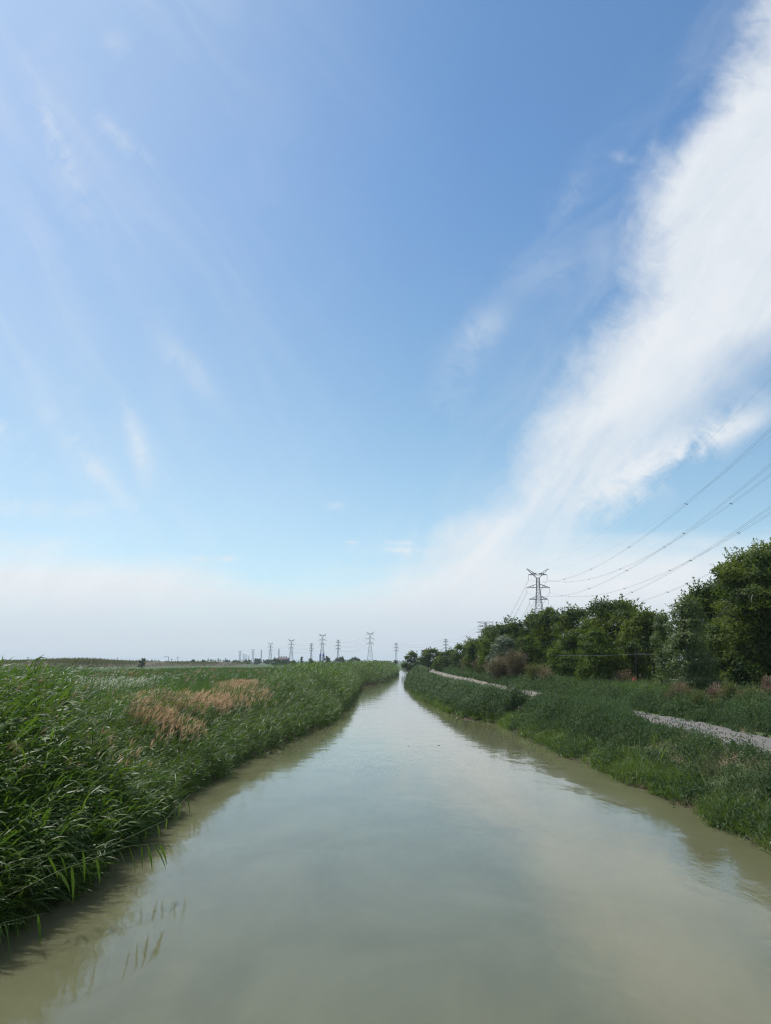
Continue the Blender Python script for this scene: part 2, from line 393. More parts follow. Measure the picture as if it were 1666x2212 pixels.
def ground_z(x, y):
    x = np.asarray(x, float); y = np.asarray(y, float)
    r = xr(y); l = xl(y)
    end = sm((560 - y) / 40) * sm((y + 39) / 2)
    dr = x - r; dl = l - x
    zr = -0.9 + sm((dr + 1.4) / 1.8) * 1.15 + sm((dr - 0.1) / 2.2) * (GZ - 0.25)
    zl = -0.9 + sm((dl + 1.4) / 1.8) * 1.10 + sm((dl - 0.1) / 3.4) * (GZ - 0.2)
    z = np.where(dr > dl, zr, zl)
    z = np.where((dr > -1.4) | (dl > -1.4), z, -0.9)
    z = z * end + GZ * (1 - end)
    pm = np.abs(x - path_mid(y))
    bumps = 0.10 * np.sin(x * 0.9 + 0.7 * np.sin(y * 0.3)) * np.sin(y * 0.55 + 1) + 0.05 * np.sin(x * 2.3 + y * 1.7)
    away = sm((np.maximum(dr, dl) - 2.2) / 2) * sm((pm - 2.0) / 1.5) * sm((900 - y) / 400)
    return z + bumps * away


def make_ground():
    # rows follow the canal so its edges stay crisp
    ys = np.concatenate([np.arange(-60, 8, 4.0), np.arange(8, 70, 0.7), np.arange(70, 260, 2.0), np.arange(260, 600, 6.0), np.geomspace(610, 8000, 24)])
    us = np.concatenate([-np.geomspace(8000, 24, 22), -np.arange(22, 6.1, -1.2), -np.arange(6, -0.01, -0.35)])
    rows = []
    for y in ys:
        l, r = xl(y), xr(y); m = (l + r) / 2
        left = l + us - 0.0
        w = (r - l)
        mid = l + w * np.linspace(0, 1, 9)[1:-1]
        rows.append(np.concatenate([left, mid, (r - us)[::-1]]))
    X = np.array(rows); Y = np.repeat(ys[:, None], X.shape[1], 1)
    Z = ground_z(X, Y)
    V = np.stack([X, Y, Z], -1).reshape(-1, 3); n, mth = X.shape
    i = np.arange(n * mth).reshape(n, mth)
    F = np.stack([i[:-1, :-1], i[:-1, 1:], i[1:, 1:], i[1:, :-1]], -1).reshape(-1, 4)
    m, g = new_mat('ground')
    tc = g.n('ShaderNodeTexCoord'); P = tc.outputs['Object']
    sp = g.n('ShaderNodeSeparateXYZ'); m.node_tree.links.new(P, sp.inputs[0])
    fine = g.noise(P, 6.0, 8, 0.65); mid = g.noise(P, 0.35, 5, 0.6); wide = g.noise(P, 0.02, 5, 0.6)
    soil = g.mix(g.step(fine, 0.3, 0.7), c4((0.13, 0.085, 0.055)), c4((0.26, 0.18, 0.125)))
    green = g.mix(g.step(fine, 0.3, 0.7), c4((0.05, 0.075, 0.028)), c4((0.10, 0.13, 0.05)))
    near = g.mix(g.step(mid, 0.36, 0.55), soil, green)
    crop = g.mix(g.step(wide, 0.35, 0.65), c4((0.062, 0.100, 0.040)), c4((0.055, 0.085, 0.032)))
    far = g.step(sp.outputs[1], 150, 260)
    col = g.mix(far, near, crop)
    wet = g.step(sp.outputs[2], 0.30, 0.02)
    col = g.mix(wet, col, c4((0.075, 0.055, 0.036)))
    p = g.n('ShaderNodeBsdfPrincipled'); g.put(p.inputs['Base Color'], col); p.inputs['Roughness'].default_value = 0.9
    p.inputs['Specular IOR Level'].default_value = 0.2
    b = g.n('ShaderNodeBump'); b.inputs['Distance'].default_value = 0.08; b.inputs['Strength'].default_value = 0.7
    g.put(b.inputs['Height'], fine); m.node_tree.links.new(b.outputs[0], p.inputs['Normal'])
    o = g.n('ShaderNodeOutputMaterial'); m.node_tree.links.new(p.outputs[0], o.inputs[0])
    ob = link('ground', quads_mesh('ground', V, F, smooth=True), m)
    tag(ob, 'flat earthen plain with sloping canal banks under the vegetation', 'ground', kind='structure')


def make_water():
    ys = np.concatenate([np.arange(-38, 70, 1.0), np.arange(70, 560, 4.0)])
    V = []; k = 13
    for y in ys:
        a, b = xl(y) - 1.2, xr(y) + 1.2
        for t in np.linspace(0, 1, k): V.append((a + (b - a) * t, y, 0.0))
    i = np.arange(len(ys) * k).reshape(len(ys), k)
    F = np.stack([i[:-1, :-1], i[:-1, 1:], i[1:, 1:], i[1:, :-1]], -1).reshape(-1, 4)
    m, g = new_mat('muddy_water')
    tc = g.n('ShaderNodeTexCoord'); P = tc.outputs['Object']
    mp = g.n('ShaderNodeMapping'); mp.inputs['Scale'].default_value = (1.0, 0.55, 1.0); m.node_tree.links.new(P, mp.inputs[0])
    silt = g.noise(mp.outputs[0], 0.35, 5, 0.6, 0.6)
    base = g.mix(g.step(silt, 0.3, 0.7), c4((0.102, 0.102, 0.055)), c4((0.132, 0.131, 0.075)))
    swell = g.noise(mp.outputs[0], 0.9, 3, 0.5, 0.4); rip = g.noise(mp.outputs[0], 5.0, 4, 0.6, 0.5)
    gust = g.step(g.noise(P, 0.22, 4, 0.6, 0.4), 0.44, 0.66, 0.15, 1.0)
    hgt = g.add(g.mul(swell, 0.045), g.mul(g.mul(rip, 0.011), gust))
    b = g.n('ShaderNodeBump'); b.inputs['Strength'].default_value = 0.30; b.inputs['Distance'].default_value = 1.0
    g.put(b.inputs['Height'], hgt)
    p = g.n('ShaderNodeBsdfPrincipled'); g.put(p.inputs['Base Color'], base)
    p.subsurface_method = 'BURLEY'; p.inputs['Subsurface Weight'].default_value = 1.0; p.inputs['Subsurface Radius'].default_value = (1.0, 0.85, 0.55); p.inputs['Subsurface Scale'].default_value = 0.35
    p.inputs['Roughness'].default_value = 0.06; p.inputs['IOR'].default_value = 1.333
    m.node_tree.links.new(b.outputs[0], p.inputs['Normal'])
    o = g.n('ShaderNodeOutputMaterial'); m.node_tree.links.new(p.outputs[0], o.inputs[0])
    ob = link('water', quads_mesh('water', np.array(V), F, smooth=True), m)
    tag(ob, 'calm muddy green-brown canal water reflecting the sky', 'water', kind='structure')


def make_path():
    ys = np.concatenate([np.arange(-40, 130, 0.8), np.arange(130, 420, 3.0)]); k = 11; V = []
    for y in ys:
        m_ = path_mid(y); hw = 1.65
        lo = m_ - hw + 0.25 * math.sin(y * 0.7) + 0.12 * math.sin(y * 2.3); hi = m_ + hw + 0.25 * math.sin(y * 0.5 + 2) + 0.12 * math.sin(y * 1.9)
        for t in np.linspace(0, 1, k):
            x = lo + (hi - lo) * t
            rut = -0.04 * (math.exp(-((t - 0.25) / 0.1) ** 2) + math.exp(-((t - 0.75) / 0.1) ** 2)) + 0.03 * math.sin(math.pi * t)
            V.append((x, y, GZ + 0.045 + rut + (-0.06 if t in (0.0, 1.0) else 0)))
    i = np.arange(len(ys) * k).reshape(len(ys), k)
    F = np.stack([i[:-1, :-1], i[:-1, 1:], i[1:, 1:], i[1:, :-1]], -1).reshape(-1, 4)
    m, g = new_mat('gravel')
    tc = g.n('ShaderNodeTexCoord'); P = tc.outputs['Object']
    vo = g.n('ShaderNodeTexVoronoi'); vo.inputs['Scale'].default_value = 9.0; m.node_tree.links.new(P, vo.inputs[0])
    st = g.noise(P, 14, 6, 0.7); mp = g.n('ShaderNodeMapping'); mp.inputs['Scale'].default_value = (1.0, 0.12, 1); m.node_tree.links.new(P, mp.inputs[0])
    streak = g.noise(mp.outputs[0], 1.6, 4, 0.6)
    grey = g.mix(g.step(st, 0.3, 0.7), c4((0.08, 0.079, 0.078)), c4((0.19, 0.187, 0.182)))
    grey = g.mix(g.mul(g.step(vo.outputs['Distance'], 0.25, 0.6), 0.6), grey, c4((0.10, 0.095, 0.09)))
    sand = g.mix(g.step(st, 0.3, 0.7), c4((0.20, 0.155, 0.118)), c4((0.34, 0.275, 0.215)))
    sp = g.n('ShaderNodeSeparateXYZ'); m.node_tree.links.new(P, sp.inputs[0])
    col = g.mix(g.mul(g.step(streak, 0.40, 0.58), g.step(sp.outputs[1], 45, 65, 0.25, 0.9)), grey, sand)
    p = g.n('ShaderNodeBsdfPrincipled'); g.put(p.inputs['Base Color'], col); p.inputs['Roughness'].default_value = 0.9
    b = g.n('ShaderNodeBump'); b.inputs['Distance'].default_value = 0.05; b.inputs['Strength'].default_value = 0.9
    g.put(b.inputs['Height'], g.add(st, vo.outputs['Distance'])); m.node_tree.links.new(b.outputs[0], p.inputs['Normal'])
    o = g.n('ShaderNodeOutputMaterial'); m.node_tree.links.new(p.outputs[0], o.inputs[0])
    ob = link('path', quads_mesh('path', np.array(V), F, smooth=True), m)
    tag(ob, 'grey gravel track running along the right bank of the canal', 'path', kind='structure')


def make_dike():
    """low earth bank far to the left"""
    A = np.array([-200., 260.]); B = np.array([-112., 640.])
    n = 90; k = 9; V = []
    d = (B - A); L = np.linalg.norm(d); d /= L; nrm = np.array([d[1], -d[0]])
    for i in range(n):
        t = i / (n - 1); c = A + d * L * t
        hgt = (3.3 + 0.35 * math.sin(t * 23) + 0.25 * math.sin(t * 61)) * (1 - 0.25 * t) * min(1, (1 - t) * 12)
        for j in range(k):
            s_ = (j / (k - 1) - 0.5) * 2
            q = c + nrm * s_ * 9
            V.append((q[0], q[1], GZ - 0.05 + hgt * max(0, 1 - abs(s_) ** 1.6) + 0.12 * math.sin(i * 1.7 + j * 2.1)))
    i = np.arange(n * k).reshape(n, k)
    F = np.stack([i[:-1, :-1], i[:-1, 1:], i[1:, 1:], i[1:, :-1]], -1).reshape(-1, 4)
    m, g = new_mat('dike_earth'); tc = g.n('ShaderNodeTexCoord'); P = tc.outputs['Object']
    n1 = g.noise(P, 0.12, 6, 0.65); n2 = g.noise(P, 0.5, 6, 0.7)
    earth = g.mix(g.step(n2, 0.3, 0.7), c4((0.065, 0.048, 0.032)), c4((0.16, 0.105, 0.072)))
    col = g.mix(g.step(n1, 0.42, 0.55), earth, c4((0.065, 0.07, 0.032)))
    p = g.n('ShaderNodeBsdfPrincipled'); g.put(p.inputs['Base Color'], col); p.inputs['Roughness'].default_value = 0.95
    o = g.n('ShaderNodeOutputMaterial'); m.node_tree.links.new(p.outputs[0], o.inputs[0])
    ob = link('embankment', quads_mesh('embankment', np.array(V), F, smooth=True), m)
    tag(ob, 'low reddish brown earth dike beyond the left field', 'embankment', kind='structure')
    # scrub on it
    s = Strips(); N = 26000
    t = RNG.random(N); w = RNG.normal(0, 0.45, N); c = A[None] + d[None] * (L * t)[:, None] + nrm[None] * (w * 9)[:, None]
    hgt = 3.3 * (1 - 0.25 * t) * np.maximum(0, 1 - np.abs(w) ** 1.6)
    keep = np.sin(t * 47 + w * 5) + np.sin(t * 19) + RNG.normal(0, 0.6, N) > -0.9
    base = np.stack([c[:, 0], c[:, 1], GZ + hgt - 0.1], 1)[keep]; K_ = len(base)
    tall = 1 + 2.4 * np.exp(-((t[keep] - 0.42) / 0.11) ** 2)
    s.add(base, RNG.uniform(0, 6.28, K_), RNG.uniform(0.8, 1.5, K_), RNG.uniform(0.5, 0.9, K_) * tall, 0.25, 0.4, 2)
    o = link('scrub', s.mesh('scrub'), M['tam_green']); tag(o, 'dull green scrub and grass covering the far earth dike', 'scrub', kind='stuff')


make_ground(); make_water(); make_path(); make_dike()
#@PART2
# ------------------------------------------------------------------ vegetation that nobody could count
U = RNG.uniform
WIND = 0.25                                # the wind blows toward +X and a little away


def scatter(n, y0, y1, u0, u1, side, dens=None):
    """random spots u metres outside the left (-1) or right (+1) waterline"""
    y = U(y0, y1, n); u = U(u0, u1, n)
    if dens is not None:
        k = RNG.random(n) < dens(u, y); y, u = y[k], u[k]
    x = xr(y) + u if side > 0 else xl(y) - u
    return x, y, u


def reeds(st, stems, x, y, H, nl, lw, ll, K, lean=0.30, tint0=0.0, wind=WIND, spread=0.85, low=0.25):
    """stalks with long alternating leaves streaming downwind"""
    n = len(x); z0 = ground_z(x, y) - 0.05
    la = wind + RNG.normal(0, 0.5, n); lv = lean * U(0.3, 1.6, n)
    def spine(i, t):
        h = H[i] * t; off = lv[i] * H[i] * t ** 1.8
        return np.stack([x[i] + np.cos(la[i]) * off, y[i] + np.sin(la[i]) * off, z0[i] + h * (1 - 0.10 * lv[i] * t)], 1)
    i = np.repeat(np.arange(n), nl); m = len(i)
    t = low + (1 - low) * (np.tile(np.arange(nl), n) + U(0, 1, m)) / nl
    az = wind + RNG.normal(0, spread, m); az += np.where(np.tile(np.arange(nl) % 2, n) > 0, 0.35, -0.35)
    el = U(0.15, 1.15, m) * (0.75 + 0.35 * t)
    st.add(spine(i, t), az, el, ll * U(0.6, 1.25, m), lw * U(0.7, 1.3, m), U(0.5, 1.7, m), K, tint=np.clip(tint0 + U(-0.1, 0.9, m) * (0.55 + 0.45 * t), 0, 1))
    if stems is not None:
        P0 = spine(np.arange(n), np.zeros(n)); P1 = spine(np.arange(n), np.ones(n))
        d = P1 - P0; hl = np.hypot(d[:, 0], d[:, 1])
        stems.add(P0, np.arctan2(d[:, 1], d[:, 0]), np.arctan2(d[:, 2], hl) + 0.18, np.linalg.norm(d, axis=1), 0.012 * np.ones(n) * (lw / 0.022), 0.36, 3, prof=[1, 0.9, 0.7, 0.3])


def left_reeds():
    s = Strips()
    # near clump, leaves hang over the water
    x, y, u = scatter(1950, 5.0, 19, -0.1, 5.4, -1)
    H = np.clip(0.95 + 0.62 * u, 0, 2.15) * U(0.8, 1.12, len(x))
    reeds(s, s, x, y, H, 13, 0.043, 0.56, 4, 0.34, wind=0.05, spread=0.7, low=0.10)
    x, y, u = scatter(760, 5.5, 22, -0.25, 0.7, -1)
    reeds(s, s, x, y, U(0.45, 0.95, len(x)), 8, 0.03, 0.42, 4, 0.5, wind=-0.1, spread=0.6, low=0.05)
    x, y, u = scatter(2500, 19, 34, -0.2, 4.0, -1)
    H = np.clip(0.85 + 0.30 * u, 0, 1.7) * U(0.75, 1.12, len(x)); 
    reeds(s, s, x, y, H, 11, 0.022, 0.36, 3, 0.30)
    x, y, u = scatter(3600, 34, 66, -0.3, 5.0, -1)
    H = np.clip(1.0 + 0.35 * u, 0, 1.05 + 1.2 * sm((y - 40) / 22)) * U(0.8, 1.12, len(x))
    reeds(s, None, x, y, H, 10, 0.030, 0.40, 2, 0.25)
    x, y, u = scatter(6500, 66, 150, -0.4, 6.5, -1)
    H = np.clip(1.6 + 0.7 * u, 0, 2.55) * U(0.78, 1.10, len(x))
    reeds(s, None, x, y, H, 9, 0.050, 0.50, 2, 0.22)
    x, y, u = scatter(5200, 150, 330, -0.5, 8, -1)
    H = np.clip(1.9 + 0.7 * u, 0, 2.8) * U(0.78, 1.12, len(x))
    reeds(s, None, x, y, H, 8, 0.10, 0.62, 2, 0.2)
    x, y, u = scatter(1500, 14, 27, 3.5, 10, -1)
    k = x / y < -0.41; x, y = x[k], y[k]
    reeds(s, s, x, y, U(1.7, 2.85, len(x)), 13, 0.036, 0.52, 4, 0.26, wind=0.1, spread=0.7)
    # last year's straw and a few seed heads among the green
    d = Strips(); n = 700; x, y, u = scatter(n, 9, 60, 0.2, 5, -1); n = len(x)
    d.add(np.stack([x, y, ground_z(x, y) + U(0.3, 1.0, n) * np.clip(0.5 + 0.4 * u, 0, 1.5)], 1), WIND + RNG.normal(0, 0.8, n), U(-0.3, 1.2, n), U(0.3, 0.8, n), U(0.010, 0.028, n), U(0, 1.2, n), 3, tint=U(0, 0.8, n))
    n = 130; x, y, u = scatter(n, 10, 50, 0.6, 5, -1); n = len(x); h = np.clip(1.3 + 0.4 * u, 0, 2.3)
    i = np.repeat(np.arange(n), 8); m = len(i); b = np.stack([x[i] + 0.3, y[i], ground_z(x, y)[i] + h[i] + RNG.normal(0, 0.05, m)], 1)
    d.add(b, WIND + RNG.normal(0, 0.4, m), U(0.2, 1.0, m), U(0.14, 0.3, m), 0.022, 0.8, 2, tint=U(0, 0.5, m))
    o = link('dead_stalks', d.mesh('dead_stalks'), M['straw']); tag(o, 'dry straw-coloured stalks and seed heads scattered in the left reeds', 'reeds', kind='stuff')
    o = link('reed_bed', s.mesh('reed_bed'), M['reed'])
    tag(o, 'dense green reeds leaning over the left waterline', 'reeds', kind='stuff')


def left_field():
    s = Strips()
    def blades(n, y0, y1, u0, u1, h0, h1, per, w, K=2, lean=0.16):
        x, y, u = scatter(n, y0, y1, u0, u1, -1)
        z = ground_z(x, y) - 0.05
        patch = 0.5 + 0.5 * np.sin(x * 0.55 + 1.3 * np.sin(y * 0.21)) * np.sin(y * 0.23 + x * 0.11)
        i = np.repeat(np.arange(len(x)), per); m = len(i)
        H = (h0 + (h1 - h0) * patch[i]) * U(0.65, 1.12, m)
        b = np.stack([x[i] + RNG.normal(0, 0.12, m), y[i] + RNG.normal(0, 0.12, m), z[i]], 1)
        s.add(b, WIND + RNG.normal(0, 0.9, m), 1.5 - np.abs(RNG.normal(0, lean, m)), H, w * U(0.7, 1.3, m), np.abs(RNG.normal(0.35, 0.25, m)), K,
              tint=np.clip(0.25 + 0.5 * patch[i] + RNG.normal(0, 0.22, m), 0, 1))
    blades(2600, 18, 34, 3.5, 12, 1.1, 1.6, 9, 0.022, 3)
    blades(5200, 34, 62, 3.0, 22, 1.25, 1.95, 9, 0.032, 3)
    blades(8000, 62, 120, 4.0, 52, 1.3, 1.75, 6, 0.055)
    blades(8000, 120, 240, 5.0, 60, 1.2, 1.6, 5, 0.10)
    def tall(n, y0, y1, u0, u1, h0, h1, nl, lw, ll, K):
        x, y, u = scatter(n, y0, y1, u0, u1, -1, lambda u, y: 0.35 + 0.65 * (np.sin(u * 0.8 + y * 0.31) + np.sin(y * 0.19 - u * 0.33) > -0.2))
        H = U(h0, h1, len(x)) * np.where(x / y < -0.37 + 0.05 * np.sin(y), 1.0, 0.80)
        reeds(s, s, x, y, H, nl, lw, ll, K, 0.12, wind=0.2, spread=0.9, low=0.35)
    tall(1000, 20, 36, 4.5, 13, 1.5, 2.75, 9, 0.026, 0.46, 3)
    tall(1700, 36, 66, 5.0, 30, 1.6, 2.7, 8, 0.038, 0.50, 3)
    tall(2000, 66, 140, 5.0, 55, 1.4, 2.1, 7, 0.07, 0.55, 2)
    o = link('sedge_field', s.mesh('sedge_field'), M['sedge'])
    tag(o, 'tall green sedge filling the field behind the left reeds', 'grass', kind='stuff')

    def plumes(name, spots, mat, label, h0, h1, per, w, plume):
        s2 = Strips()
        for (cx, cy, rx, ry, n) in spots:
            a = U(0, 6.28, n); r = np.sqrt(RNG.random(n)) * U(0.75, 1.1, n)
            x = cx + rx * r * np.cos(a); y = cy + ry * r * np.sin(a); z = ground_z(x, y)
            h = U(h0, h1, n)
            az = WIND + RNG.normal(0, 0.5, n)
            s2.add(np.stack([x, y, z], 1), az, 1.5, h, 0.010 * w, 0.18, 2, tint=U(0.0, 0.35, n), prof=[1, 0.8, 0.6])
            top = np.stack([x + np.cos(az) * h * 0.10, y + np.sin(az) * h * 0.10, z + h * 0.97], 1)
            i = np.repeat(np.arange(n), per); m = len(i)
            tb = top[i].copy(); tb[:, 2] -= U(0, 0.5, m) * plume
            s2.add(tb, az[i] + RNG.normal(0, 0.45, m), U(0.75, 1.45, m), plume * U(0.5, 1.0, m), 0.026 * w, U(0.2, 0.9, m), 2, tint=U(0.1, 1.0, m), prof=[0.6, 1, 0.15])
        o = link(name, s2.mesh(name), mat); tag(o, label, 'dry grass', kind='stuff')
    plumes('dry_grass', [(-8.3, 28.0, 0.9, 1.5, 300), (-9.2, 33.0, 1.4, 3.6, 760), (-8.2, 37, 0.9, 2.5, 220), (-9.8, 51, 1.6, 3.6, 900), (-7.4, 21.5, 0.9, 1.8, 24), (-9.2, 20.5, 0.8, 1.2, 60), (-11, 24, 1.4, 1.5, 40), (-7.2, 28, 0.7, 3, 60), (-8.0, 44, 1.4, 6, 220), (-11, 34, 2, 6, 50)],
           M['tan'], 'sandy tan feathery dry grass among the left reeds', 1.05, 1.55, 5, 1.0, 0.34)
    plumes('pale_grass', [(-17.0, 49, 2.6, 5, 420)], M['pale'], 'whitish feathery grass patch in the left field', 1.3, 1.85, 4, 1.1, 0.3)


def right_reeds():
    s = Strips()
    x, y, u = scatter(2600, 52.8, 72, -0.2, 4.2, 1, lambda u, y: u < 2.4)
    H = np.clip(1.2 + 0.2 * u, 0, 1.5) * np.where(u < 1.7, 1, 0.75) * np.where(y > 57, 0.82, 1.0) * U(0.8, 1.2, len(x))
    reeds(s, None, x, y, H, 10, 0.036, 0.42, 2, 0.16, wind=0.6, spread=1.3)
    x, y, u = scatter(3800, 72, 150, -0.3, 3.6, 1)
    H = np.clip(0.7 + 0.2 * u, 0, 0.85) * U(0.8, 1.15, len(x))
    reeds(s, None, x, y, H, 9, 0.055, 0.48, 2, 0.16, wind=0.6, spread=1.3)
    x, y, u = scatter(3600, 150, 420, -0.3, 4, 1)
    H = np.clip(1.0 + 0.4 * u, 0, 1.5) * U(0.8, 1.15, len(x))
    reeds(s, None, x, y, H, 7, 0.12, 0.6, 2, 0.16, wind=0.6, spread=1.3)
    o = link('reed_clump', s.mesh('reed_clump'), M['reed_blue'])
    tag(o, 'bluish green reeds along the right waterline beyond the weeds', 'reeds', kind='stuff')


def mounds(s, cx, cy, cr, ch, per, ll, lw, K=2, tint_base=None, up=0.9):
    """leafy mounds: many small leaves through and over a dome"""
    n = len(cx); z0 = ground_z(cx, cy) - 0.03
    i = np.repeat(np.arange(n), per); m = len(i)
    a = U(0, 2 * np.pi, m); ce = U(0.02, 1.0, m); se = np.sqrt(1 - ce ** 2); r = U(0.45, 1.08, m) ** 0.6
    lump = 1 + 0.22 * np.sin(a * 3 + cx[i] * 7) + 0.15 * np.sin(a * 7 + cy[i] * 5)
    b = np.stack([cx[i] + np.cos(a) * se * r * cr[i] * lump, cy[i] + np.sin(a) * se * r * cr[i] * lump, z0[i] + ce * r * ch[i] * lump], 1)
    tb = (RNG.random(n) if tint_base is None else tint_base)[i]
    nr = np.stack([np.cos(a) * se, np.sin(a) * se, ce * up + 0.25], 1)
    k = RNG.random(m) < 0.72
    s.cards(b[k], nr[k], (ll * U(0.6, 1.5, m))[k], (lw * U(0.9, 1.8, m))[k], np.clip(0.65 * tb + U(-0.05, 0.35, m), 0, 1)[k], 0.55)
    k = ~k                                  # the rest stand up as shoots
    s.add(b[k], a[k] + RNG.normal(0, 0.9, k.sum()), U(0.5, 1.5, k.sum()), ll * U(0.8, 2.2, k.sum()), lw * U(0.5, 0.9, k.sum()), U(0.0, 0.7, k.sum()), K, tint=np.clip(0.65 * tb[k] + U(0.1, 0.4, k.sum()), 0, 1))


def right_weeds():
    s = Strips()
    def zone(n, y0, y1, f, hmul, per, ll, lw):
        y = U(y0, y1, n); x = xr(y) + U(0.7, 20, n)
        pm = x - path_mid(y)
        k = f(x, y, pm); x, y, pm = x[k], y[k], pm[k]
        bank = sm((x - xr(y) - 0.4) / 2.0)
        e = np.clip((np.abs(pm) - 1.55) / 1.2, 0.30, 1)
        big = 0.5 + 0.5 * np.sin(x * 1.5 + 1.4 * np.sin(y * 0.45)) * np.sin(y * 0.85 + 0.8 * np.sin(x * 0.9))
        h = (0.30 + 0.35 * RNG.random(len(x)) + 0.75 * big ** 1.5) * hmul(x, y, pm) * (0.5 + 0.5 * bank) * e
        r = np.clip(h * U(0.65, 1.2, len(x)), 0.22, 0.95) * np.where(np.abs(pm) < 2.4, 0.6, 1.0)
        mounds(s, x, y, r, h, per, ll, lw, tint_base=np.clip(0.75 * big + RNG.uniform(-0.2, 0.3, len(x)), 0, 1))
    near = lambda x, y, pm: (pm < -1.75) | ((pm > 1.95) & (pm < 13))
    gap = lambda x, y, pm: (pm < np.where(y > 57, -2.6, -1.2)) | ((pm > 1.7) & (pm < 14))
    hm = lambda x, y, pm: np.where(pm < 0, (1.15 + 0.30 * sm((y - 34) / 10)) * (1 - 0.80 * sm((y - 47) / 7)), 1.2)
    zone(1700, 5, 30, near, hm, 210, 0.085, 0.028)
    zone(1900, 30, 44, near, hm, 160, 0.10, 0.036)
    zone(2400, 41, 70, gap, hm, 120, 0.12, 0.052)
    # weeds that close over the track between the two stretches that can be seen
    y = U(38, 58, 300); pm = -1.9 + U(0, 1.0, 300) * 3.0 * np.exp(-((y - 48) / 7.0) ** 2); x = path_mid(y) + pm
    mounds(s, x, y, U(0.3, 0.6, 300), U(0.35, 0.75, 300), 80, 0.13, 0.038)
    # low bushes overhanging the waterline
    n = 300; y = U(17, 53, n); x = xr(y) + U(-0.15, 0.6, n); k = np.sin(y * 1.1) + np.sin(y * 0.53 + 2) > -0.3; x, y = x[k], y[k]; n = len(x)
    mounds(s, x, y, U(0.2, 0.5, n), U(0.25, 0.65, n), 110, 0.10, 0.032)
    # tufts creeping in from the verges
    n = 420; y = U(20, 110, n); pm = np.where(RNG.random(n) < 0.5, -1, 1) * (1.75 - np.abs(RNG.normal(0, 0.32, n))); x = path_mid(y) + pm
    mounds(s, x, y, U(0.10, 0.28, n), U(0.06, 0.28, n), 60, 0.11, 0.035)
    far = lambda x, y, pm: (((pm < -2.6) & (x - xr(y) > 2.0)) | ((pm > 1.9) & (pm < 16)))
    zone(2800, 70, 130, far, lambda x, y, pm: np.where(pm < 0, 0.30, 1.3), 45, 0.2, 0.075)
    zone(2600, 130, 330, far, lambda x, y, pm: np.where(pm < 0, 0.35, 1.5), 30, 0.34, 0.14)
    o = link('weeds', s.mesh('weeds'), M['weed'])
    tag(o, 'low bushy blue-green weeds covering the right bank on both sides of the track', 'weeds', kind='stuff')
    # greyish scrub at the near right corner
    s = Strips(); n = 420; y = U(7, 22, n); x = xr(y) + U(0.5, 4.0, n); k = (x - path_mid(y) < -1.6); x, y = x[k], y[k]
    mounds(s, x, y, U(0.15, 0.4, len(x)), U(0.12, 0.42, len(x)), 110, 0.07, 0.014)
    n = 90; y = U(19, 30, n); x = xr(y) + U(0.7, 2.6, n); mounds(s, x, y, U(0.15, 0.3, n), U(0.25, 0.5, n), 90, 0.07, 0.016)
    o = link('scrub', s.mesh('dull_scrub'), M['dull']); tag(o, 'dull greyish low scrub at the near corner of the right bank', 'scrub', kind='stuff')


def bank_grass():
    s = Strips()
    def edge(n, y0, y1, u1, per, ll, w, side=1, u0=-0.25):
        x, y, u = scatter(n, y0, y1, u0, u1, side)
        k = np.sin(y * 1.3) + np.sin(y * 0.47 + 1) + RNG.normal(0, 0.5, len(x)) > -1.1
        x, y = x[k], y[k]; z = ground_z(x, y) - 0.02
        i = np.repeat(np.arange(len(x)), per); m = len(i)
        b = np.stack([x[i] + RNG.normal(0, 0.06, m), y[i] + RNG.normal(0, 0.06, m), z[i]], 1)
        s.add(b, U(0, 6.28, m), U(0.7, 1.5, m), ll * U(0.5, 1.3, m), w * U(0.7, 1.3, m), U(0.4, 1.8, m), 3)
    edge(1500, 5, 24, 0.75, 14, 0.42, 0.016); edge(1100, 24, 40, 0.9, 12, 0.5, 0.022); edge(700, 38, 54, 1.0, 10, 0.5, 0.032)
    edge(900, 54, 110, 0.6, 8, 0.6, 0.06)
    edge(700, 4, 34, 0.35, 10, 0.45, 0.016, -1); edge(500, 34, 100, 0.3, 8, 0.6, 0.04, -1)
    # taller yellow-green grass behind the track
    y = U(52, 90, 700); x = path_mid(y) + U(4.5, 8.5, 700) * (1 + (y - 52) / 80); z = ground_z(x, y)
    i = np.repeat(np.arange(700), 12); m = len(i)
    s.add(np.stack([x[i] + RNG.normal(0, .15, m), y[i] + RNG.normal(0, .15, m), z[i]], 1), U(0, 6.28, m), U(1.0, 1.55, m), U(0.9, 1.5, m), 0.04, U(0.2, 0.9, m), 3)
    # a few coarse blades standing in the weeds near the water
    n = 60; y = RNG.normal(27, 2.5, n); x = xr(y) + U(0.5, 1.7, n)
    s.add(np.stack([x, y, ground_z(x, y) + 0.15], 1), U(0, 6.28, n), U(0.6, 1.4, n), U(0.5, 0.9, n), 0.035, U(0.1, 0.6, n), 3, tint=1.0)
    o = link('bank_grass', s.mesh('bank_grass'), M['grass'])
    tag(o, 'bright green grass tufts along the waterlines of the canal', 'grass', kind='stuff')


left_reeds(); left_field(); right_reeds(); right_weeds(); bank_grass()


